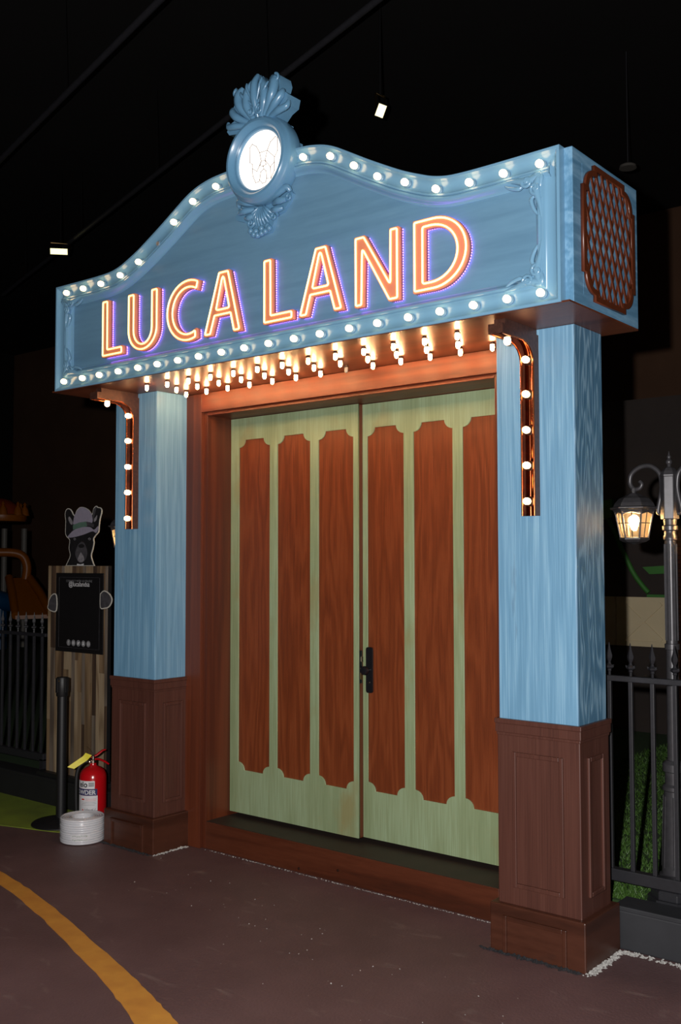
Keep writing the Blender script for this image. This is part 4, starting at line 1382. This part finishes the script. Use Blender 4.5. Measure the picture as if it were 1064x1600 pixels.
ep = Vector((-3.215, 0.10, 0.0045))
fe = thing('fire_extinguisher', ep, 'red fire extinguisher with white label and yellow tag behind the white cable coil', 'extinguisher')
R_ = 0.080
part('cylinder', MB().lathe([(0.072, 0.0), (0.080, 0.008), (0.080, 0.305), (0.077, 0.328), (0.066, 0.350), (0.045, 0.366), (0.024, 0.374), (0.020, 0.380), (0.020, 0.392)], ep, 'z', 40), 'red_enamel', fe, smooth=40)
vd = Vector((CX - ep.x, CY - ep.y, 0)).normalized()          # towards the viewer's side
sd = Vector((-vd.y, vd.x, 0))                                # to the right of the viewer
phi0 = math.atan2(vd.y, vd.x)


def wrap(me, y, z0, parent, mat, name, dx=0.0):
    for v in me.vertices:
        a = phi0 + (v.co.x + dx) / R_
        v.co = (ep.x + (R_ + y) * math.cos(a), ep.y + (R_ + y) * math.sin(a), ep.z + z0 + v.co.y)
    return part(name, me, mat, parent)


def wrap_rect(x0, x1, z0, z1, y, mat, name='label_panel', parent=None):
    mb_ = MB()
    n_ = 14
    vs_ = []
    for i_ in range(n_ + 1):
        a = phi0 + (x0 + (x1 - x0) * i_ / n_) / R_
        for z_ in (z0, z1):
            vs_.append((ep.x + (R_ + y) * math.cos(a), ep.y + (R_ + y) * math.sin(a), ep.z + z_))
    mb_.add(vs_, [(2 * i_, 2 * i_ + 2, 2 * i_ + 3, 2 * i_ + 1) for i_ in range(n_)])
    return part(name, mb_, mat, parent or fe, smooth=60)


lb = wrap_rect(-0.115, 0.028, 0.035, 0.212, 0.0006, 'paper', 'label')
wrap_rect(-0.115, 0.010, 0.252, 0.298, 0.0006, 'paper', 'brand_panel', lb)
wrap_rect(-0.115, 0.026, 0.2125, 0.2515, 0.0006, 'navy', 'name_panel', lb)


def dense_text(s, size, bold, align='CENTER'):
    return text2d(s, size, bold, align)


wrap(dense_text('POWDER', 0.036, 0.03, 'RIGHT'), 0.0014, 0.2195, lb, 'white_print', 'lettering', 0.016)
wrap(dense_text('elo', 0.046, 0.02, 'RIGHT'), 0.0014, 0.262, lb, 'ink', 'lettering', -0.032)
for k_ in range(3):
    wrap_rect(-0.026, 0.006, 0.268 + 0.008 * k_, 0.272 + 0.008 * k_, 0.0012, 'ink', 'print_line', lb)
for k_, (a, b) in enumerate(((-0.045, 0.02), (-0.045, 0.018), (-0.07, 0.016), (-0.07, 0.02), (-0.075, 0.01))):
    wrap_rect(a, b, 0.192 - 0.009 * k_, 0.1935 - 0.009 * k_, 0.0012, 'red_ink' if k_ < 2 else 'dog_pale', 'print_line', lb)
wrap_rect(-0.072, -0.052, 0.186, 0.194, 0.0012, 'red_ink', 'print_mark', lb)
wrap_rect(-0.068, -0.058, 0.108, 0.132, 0.0012, 'red_ink', 'print_mark', lb)
wrap_rect(-0.068, -0.05, 0.078, 0.096, 0.0012, 'red_ink', 'print_mark', lb)
wrap_rect(-0.05, 0.0, 0.048, 0.051, 0.0012, 'red_ink', 'print_line', lb)


def cyl(u, z, y=0.0016):
    a = phi0 + u / R_
    return Vector((ep.x + (R_ + y) * math.cos(a), ep.y + (R_ + y) * math.sin(a), ep.z + z))


mb = MB()
for st_ in ([(-0.048, 0.136), (-0.044, 0.122), (-0.04, 0.134), (-0.036, 0.122), (-0.032, 0.138)], [(-0.028, 0.13), (-0.018, 0.131)], [(-0.012, 0.12), (-0.006, 0.136), (-0.002, 0.122), (0.002, 0.138)],
            [(-0.03, 0.088), (-0.002, 0.132)], [(-0.045, 0.11), (-0.035, 0.112), (-0.045, 0.1), (-0.03, 0.095)], [(-0.008, 0.088), (0.016, 0.138)], [(0.006, 0.108), (0.01, 0.1), (0.014, 0.112), (0.02, 0.098), (0.024, 0.11)]):
    mb.tube([cyl(a, b) for a, b in st_], 0.0012, 4)
part('handwriting', mb, 'ink', lb)
hd_ = part('valve', MB().lathe([(0.017, 0.388), (0.021, 0.392), (0.021, 0.408), (0.013, 0.412), (0.013, 0.432), (0.008, 0.436)], ep, 'z', 16), 'steel', fe, smooth=40)
gq = ep - sd * 0.020 + vd * 0.012 + Vector((0, 0, 0.400))
part('gauge', MB().sphere(gq, 0.014, 12, 8), 'steel', hd_, smooth=60)


def lever(pts, w0):
    P_ = smooth_path([tuple(ep + sd * a + Vector((0, 0, b))) for a, b in pts], 4)
    return MB().tube(P_, lerp_list(w0, len(P_)), 8, flat=((0, 0, 1), 0.55))


part('lever', lever([(-0.015, 0.424), (0.02, 0.436), (0.055, 0.462), (0.075, 0.466)], [0.010, 0.011, 0.010, 0.007]), 'red_enamel', fe, smooth=50)
part('carry_handle', lever([(-0.008, 0.412), (0.03, 0.412), (0.07, 0.394), (0.092, 0.378)], [0.010, 0.011, 0.010, 0.007]), 'red_enamel', fe, smooth=50)
hp_ = [ep + vd * 0.0 - sd * 0.02 + Vector((0, 0, 0.402)), ep - sd * 0.06 + Vector((0, 0, 0.394)), ep - sd * 0.092 + Vector((0, 0, 0.34)), ep - sd * 0.098 + Vector((0, 0, 0.22)), ep - sd * 0.094 + Vector((0, 0, 0.08))]
part('hose', MB().tube(smooth_path([tuple(p) for p in hp_], 6), 0.0115, 10), 'rubber', fe, smooth=60)
tp = [ep - sd * 0.008 + vd * 0.016 + Vector((0, 0, 0.438)), ep - sd * 0.045 + vd * 0.02 + Vector((0, 0, 0.455)), ep - sd * 0.06 + vd * 0.02 + Vector((0, 0, 0.436)),
      ep - sd * 0.150 + vd * 0.03 + Vector((0, 0, 0.378)), ep - sd * 0.110 + vd * 0.035 + Vector((0, 0, 0.366)), ep - sd * 0.035 + vd * 0.03 + Vector((0, 0, 0.412))]
nv = Vector((vd.x, vd.y, 0.3)).normalized() * 0.0012
part('tag', MB().add([tuple(p) for p in tp] + [tuple(p + nv) for p in tp], [(0, 1, 2, 3, 4, 5), (11, 10, 9, 8, 7, 6)] + [(i, (i + 1) % 6, 6 + (i + 1) % 6, 6 + i) for i in range(6)]), 'yellow_tag', fe)
part('tag_wire', MB().tube([tuple(ep - sd * 0.0 + Vector((0, 0, 0.43))), tuple(ep - sd * 0.03 + Vector((0, 0, 0.475))), tuple(ep - sd * 0.05 + Vector((0, 0, 0.495)))], 0.0009, 5), 'brass', fe)

cc_ = Vector((-3.065, -0.085, 0.004))
co = thing('cable_coil', cc_, 'shrink-wrapped coil of white cable on the floor beside the extinguisher', 'cable coil')
mb = MB()
for k_ in range(11):
    z = 0.007 + k_ * 0.0125
    r_ = 0.118 + 0.002 * math.sin(k_ * 2.1)
    mb.tube([(cc_.x + r_ * math.cos(a * 2 * PI / 40), cc_.y + r_ * math.sin(a * 2 * PI / 40), cc_.z + z) for a in range(40)], 0.0066, 8, closed=True)
for r_ in (0.105, 0.092, 0.079, 0.066):
    mb.tube([(cc_.x + r_ * math.cos(a * 2 * PI / 36), cc_.y + r_ * math.sin(a * 2 * PI / 36), cc_.z + 0.130) for a in range(36)], 0.0066, 8, closed=True)
cw = part('windings', mb, 'cable', co, smooth=60)
part('core', MB().lathe([(0.112, 0.0), (0.112, 0.126), (0.060, 0.126), (0.058, 0.004), (0.002, 0.004)], cc_, 'z', 36), 'cable', co)
mb = MB()
n_ = 36
vs = []
for j, (r_, z) in enumerate(((0.119, 0.001), (0.1275, 0.006), (0.1275, 0.130), (0.118, 0.142), (0.095, 0.141), (0.068, 0.138), (0.056, 0.118), (0.054, 0.06))):
    for i in range(n_):
        a = 2 * PI * i / n_
        rr = r_ + random.uniform(-0.0012, 0.0022) * (1 if j else 0)
        vs.append((cc_.x + rr * math.cos(a), cc_.y + rr * math.sin(a), cc_.z + z + random.uniform(-0.002, 0.002) * (1 if j > 1 else 0)))
mb.add(vs, [(j * n_ + i, j * n_ + (i + 1) % n_, (j + 1) * n_ + (i + 1) % n_, (j + 1) * n_ + i) for j in range(7) for i in range(n_)])
part('plastic_wrap', mb, 'wrap', co, smooth=70)
phc = math.atan2(CY - cc_.y, CX - cc_.x)


def coil_patch(a0, a1, z0, z1, r_, mat, name):
    vs_ = []
    for i_ in range(11):
        a = phc + a0 + (a1 - a0) * i_ / 10
        e_ = 0.008 * math.sin(i_ / 10 * PI)
        for z_ in (z0 - e_, z1 + e_):
            vs_.append((cc_.x + r_ * math.cos(a), cc_.y + r_ * math.sin(a), cc_.z + z_))
    return part(name, MB().add(vs_, [(2 * i_, 2 * i_ + 2, 2 * i_ + 3, 2 * i_ + 1) for i_ in range(10)]), mat, co)


coil_patch(-0.55, 0.35, 0.03, 0.058, 0.1268, 'paper', 'paper_label')
mb = MB()
for k_ in range(7):
    for row in range(2):
        a = phc - 0.42 + k_ * 0.1
        z = cc_.z + 0.052 - row * 0.022
        p0 = Vector((cc_.x + 0.128 * math.cos(a), cc_.y + 0.128 * math.sin(a), z))
        tv = Vector((-math.sin(a), math.cos(a), 0))
        mb.tube([p0 + tv * random.uniform(-0.005, 0) + Vector((0, 0, random.uniform(-0.005, 0.005))) for _ in range(3)] + [p0 + tv * 0.006 + Vector((0, 0, random.uniform(-0.004, 0.004)))], 0.0009, 4)
part('faded_print', mb, 'green_ink', co)

# ------------------------------------------------------------------ background right: play barn, brick pier
YBN = 4.6
def BU(px, py):
    return U(px, py, 'y', YBN)


b0, b1 = BU(940, 932), BU(1064, 1012)
bn = thing('play_barn', (BU(1000, 1000).x, YBN + 0.2, 0.15), 'dark play barn with cream cross-braced boards and green trim beyond the turf', 'play house')
bxa, bxb = BU(915, 950).x, BU(1180, 950).x
zc0, zc1 = BU(1000, 1010).z, BU(1000, 933).z
part('wall', MB().box(bxa, bxb, YBN + 0.04, YBN + 0.3, 0.15, 3.0), 'barn_dark', bn)
pwid = BU(1040, 950).x - BU(948, 950).x
for i, (xa, xb) in enumerate(((BU(915, 950).x, BU(962, 950).x - 0.005), (BU(962, 950).x, BU(1041, 950).x), (BU(1042, 950).x, BU(1120, 950).x), (BU(1121, 950).x, bxb))):
    pn = part('cream_board', MB().box(xa, xb, YBN + 0.01, YBN + 0.041, zc0, zc1), 'cream', bn)
    zz0, zz1 = zc0 + 0.05, zc1 - 0.05
    if xb - xa > 0.3:
        for s in (0, 1):
            p_, q_ = ((xa + 0.05, zz0), (xb - 0.05, zz1)) if s == 0 else ((xa + 0.05, zz1), (xb - 0.05, zz0))
            d_ = Vector((q_[0] - p_[0], q_[1] - p_[1])).normalized()
            n_v = Vector((-d_.y, d_.x)) * 0.022
            part('brace', MB().prism([(p_[0] - n_v.x, p_[1] - n_v.y), (q_[0] - n_v.x, q_[1] - n_v.y), (q_[0] + n_v.x, q_[1] + n_v.y), (p_[0] + n_v.x, p_[1] + n_v.y)], 'xz', YBN + 0.002 * s, YBN + 0.012), 'cream', pn)
    for za in (zc0, zc1 - 0.045):
        part('brace', MB().box(xa + 0.005, xb - 0.005, YBN - 0.002, YBN + 0.012, za, za + 0.045), 'cream', pn)
# green curved trim and a small green ledge
trim_pts = smooth_path([(p.x, YBN + 0.02, p.z) for p in (BU(938, 790), BU(958, 830), BU(972, 862), BU(988, 895), BU(1003, 916), BU(1012, 926))], 5)
part('curved_trim', MB().tube(trim_pts, 0.022, 8), 'barn_green', bn, smooth=60)
gl = [BU(1008, 886), BU(1041, 884), BU(1046, 896), BU(1019, 897)]
part('ledge', MB().prism([(p.x, p.z) for p in gl][::-1], 'xz', YBN - 0.06, YBN + 0.04), 'barn_green', bn)
part('ledge', MB().box(BU(1012, 928).x, BU(1046, 928).x, YBN - 0.02, YBN + 0.04, zc1 + 0.001, zc1 + 0.025), 'barn_green', bn)
gl = [BU(938, 782), BU(956, 780), BU(956, 808), BU(938, 812)]
part('green_board', MB().prism([(p.x, p.z) for p in gl][::-1], 'xz', YBN + 0.0, YBN + 0.04), 'barn_green', bn)

YBR = 2.2
brx = U(1056, 900, 'y', YBR).x
br = thing('brick_pier', (brx + 0.25, YBR + 0.1, 0.15), 'brown brick pier behind the lamp post', 'brick pier')
zt_ = U(1060, 822, 'y', YBR).z
part('mortar_core', MB().box(brx + 0.006, brx + 0.5, YBR + 0.006, YBR + 0.25, 0.15, zt_), 'mortar', br)
mb = MB()
z, k_ = 0.155, 0
while z + 0.02 < zt_:
    x = brx - (0.045 if k_ % 2 else 0.0)
    while x < brx + 0.5:
        xa, xb = max(x, brx), min(x + 0.085, brx + 0.5)
        if xb - xa > 0.012:
            mb.box(xa, xb, YBR, YBR + 0.02, z, z + 0.0205)
        x += 0.091
    z += 0.0265
    k_ += 1
bk = part('bricks', mb, 'brick', br)
bk['kind'] = 'stuff'

# ------------------------------------------------------------------ background left: play tower with slide
def LU(px, py, dist):
    d = FW + RT * ((px - 532) / FPX) + UP * ((800 - py) / FPX)
    return Vector((CX, CY, CZ)) + d * (dist / math.hypot(d.x, d.y))


DT = 18.0
b_ = LU(20, 960, DT)
tw = thing('play_tower', (b_.x, b_.y, 0.15), 'dim orange and blue play tower with crown roof and slide beyond the dark fence', 'play tower')
def tb(pts, r, mat, name, d=0.0, **k_):
    P_ = smooth_path([tuple(LU(a, b, DT + d)) for a, b in pts], 5)
    return part(name, MB().tube(P_, r, 10, **k_), mat, tw, smooth=60)


for a in (-30, 5, 36):
    p = LU(a, 960, DT + 0.3)
    top = LU(a, 826, DT + 0.3).z
    part('tower_post', MB().lathe([(0.05, 0.15), (0.05, top)], (p.x, p.y, 0), 'z', 12), 'lamp_off', tw, smooth=40)
tb([(-40, 866), (10, 863), (34, 868), (42, 885), (40, 905)], 0.075, 'slide_orange', 'arch')
chute = MB()
P_ = [LU(a, b, DT - 0.3) for a, b in ((12, 905), (30, 905), (40, 905))]
q0, q1, q2, q3 = LU(14, 903, DT), LU(46, 903, DT), LU(80, 960, DT - 1.0), LU(24, 962, DT - 1.0)
nrm = Vector((0, 0, -0.06))
part('slide_chute', MB().add([tuple(v) for v in (q0, q1, q2, q3)] + [tuple(v + nrm) for v in (q0, q1, q2, q3)], [(0, 1, 2, 3), (7, 6, 5, 4), (0, 4, 5, 1), (1, 5, 6, 2), (2, 6, 7, 3), (3, 7, 4, 0)]), 'slide_orange', tw)
part('slide_side', MB().tube([q1, q1.lerp(q2, 0.5) + Vector((0, 0, 0.05)), q2], 0.07, 8), 'slide_orange', tw, smooth=60)
part('slide_side', MB().tube([q0, q0.lerp(q3, 0.5) + Vector((0, 0, 0.05)), q3], 0.07, 8), 'slide_orange', tw, smooth=60)
part('blue_deck', MB().tube([LU(-40, 945, DT), LU(0, 938, DT), LU(26, 945, DT - 0.2), LU(42, 958, DT - 0.5)], [0.17, 0.17, 0.14, 0.08], 12), 'slide_blue', tw, smooth=60)
pc = LU(2, 815, DT + 0.2)
part('crown_roof', MB().lathe([(0.40, 0.0), (0.42, 0.05), (0.42, 0.10), (0.38, 0.12)], (pc.x, pc.y, pc.z), 'z', 20), 'slide_orange', tw, smooth=40)
mb = MB()
for k_ in range(9):
    a = k_ * 2 * PI / 9 + 0.2
    mb.lathe([(0.08, 0.0), (0.06, 0.10), (0.02, 0.17), (0.035, 0.19), (0.01, 0.225)], (pc.x + 0.38 * math.cos(a), pc.y + 0.38 * math.sin(a), pc.z + 0.10), 'z', 8)
part('crown_points', mb, 'slide_orange', tw, smooth=50)
part('crown_dome', MB().lathe([(0.36, 0.1), (0.30, 0.25), (0.15, 0.36), (0.01, 0.4)], (pc.x, pc.y, pc.z), 'z', 20), 'slide_red', tw, smooth=60)
part('tower_leg', MB().lathe([(0.12, 0.15), (0.12, LU(0, 940, DT).z)], (LU(0, 950, DT).x, LU(0, 950, DT).y, 0), 'z', 12), 'slide_blue', tw, smooth=40)

# ------------------------------------------------------------------ ceiling: conduits and lamps
def conduit(p0, p1, z, label):
    d = (p1 - p0).normalized()
    a, b = p0 - d * 8.0, p1 + d * 5.0
    c = (a + b) / 2
    t = thing('ceiling_conduit', (c.x, c.y, z), label, 'conduit')
    part('tube', MB().tube([a, b], 0.032, 10), 'pipe', t, smooth=60)
    n_ = 6
    for i in range(n_):
        q = a.lerp(b, (i + 0.5) / n_)
        part('hanger', MB().tube([q, Vector((q.x, q.y, HZ))], 0.004, 6), 'black_matte', t)
    return t


conduit(U(0, 250, 'z', 6.5), U(250, 0, 'z', 6.5), 6.5, 'thin grey ceiling conduit running above the far end of the sign')
conduit(U(300, 228, 'z', 6.5), U(590, 0, 'z', 6.5), 6.5, 'thin grey ceiling conduit passing behind the crest of the sign')


def flood(px, py, z, wd, hg, mat, label, aim, roll=0.0):
    p = U(px, py, 'z', z)
    t = thing('flood_light', p, label, 'flood light')
    d = (aim - p).normalized()
    r_ = d.cross(Vector((0, 0, 1))).normalized()
    u_ = r_.cross(d)
    r_, u_ = r_ * math.cos(roll) + u_ * math.sin(roll), u_ * math.cos(roll) - r_ * math.sin(roll)
    def bx(w_, h_, d0, d1):
        vs_ = [tuple(p + r_ * (sx * w_ / 2) + u_ * (sz * h_ / 2) + d * dd) for dd in (d0, d1) for sz in (-1, 1) for sx in (-1, 1)]
        return MB().add(vs_, [(0, 2, 3, 1), (4, 5, 7, 6), (0, 1, 5, 4), (2, 6, 7, 3), (0, 4, 6, 2), (1, 3, 7, 5)])
    part('housing', bx(wd * 1.12, hg * 1.12, -0.10, -0.002), 'black_matte', t)
    part('lens', bx(wd, hg, -0.003, 0.003), mat, t)
    part('yoke', MB().tube([p - d * 0.06 + r_ * wd * 0.6, p - d * 0.2 + r_ * wd * 0.6 + Vector((0, 0, 0.12)), p - d * 0.2 - r_ * wd * 0.6 + Vector((0, 0, 0.12)), p - d * 0.06 - r_ * wd * 0.6], 0.012, 6), 'brass', t)
    part('stem', MB().tube([p - d * 0.2 + Vector((0, 0, 0.12)), Vector(((p - d * 0.2).x, (p - d * 0.2).y, HZ))], 0.012, 6), 'black_matte', t)
    return t


flood(595, 173, 6.3, 0.085, 0.125, 'flood', 'small lit flood light on the dark ceiling beside the crest', Vector((0.5, -1.5, 0.5)), 0.35)
flood(92, 393, 6.3, 0.25, 0.085, 'flood_far', 'lit flood light far off beyond the end of the sign', Vector((CX - 3, CY, 1.6)), 0.0)
pq = U(981, 263, 'z', 6.2)
pd = thing('pendant_lamp', pq, 'unlit grey pendant lamp hanging on a thin cord above the lattice grille', 'pendant lamp')
part('shade', MB().lathe([(0.10, 0.0), (0.095, 0.03), (0.06, 0.055), (0.02, 0.065)], pq, 'z', 20), 'lamp_off', pd, smooth=40)
part('cord', MB().tube([tuple(pq + Vector((0, 0, 0.06))), (pq.x, pq.y, HZ)], 0.006, 6), 'pipe', pd)
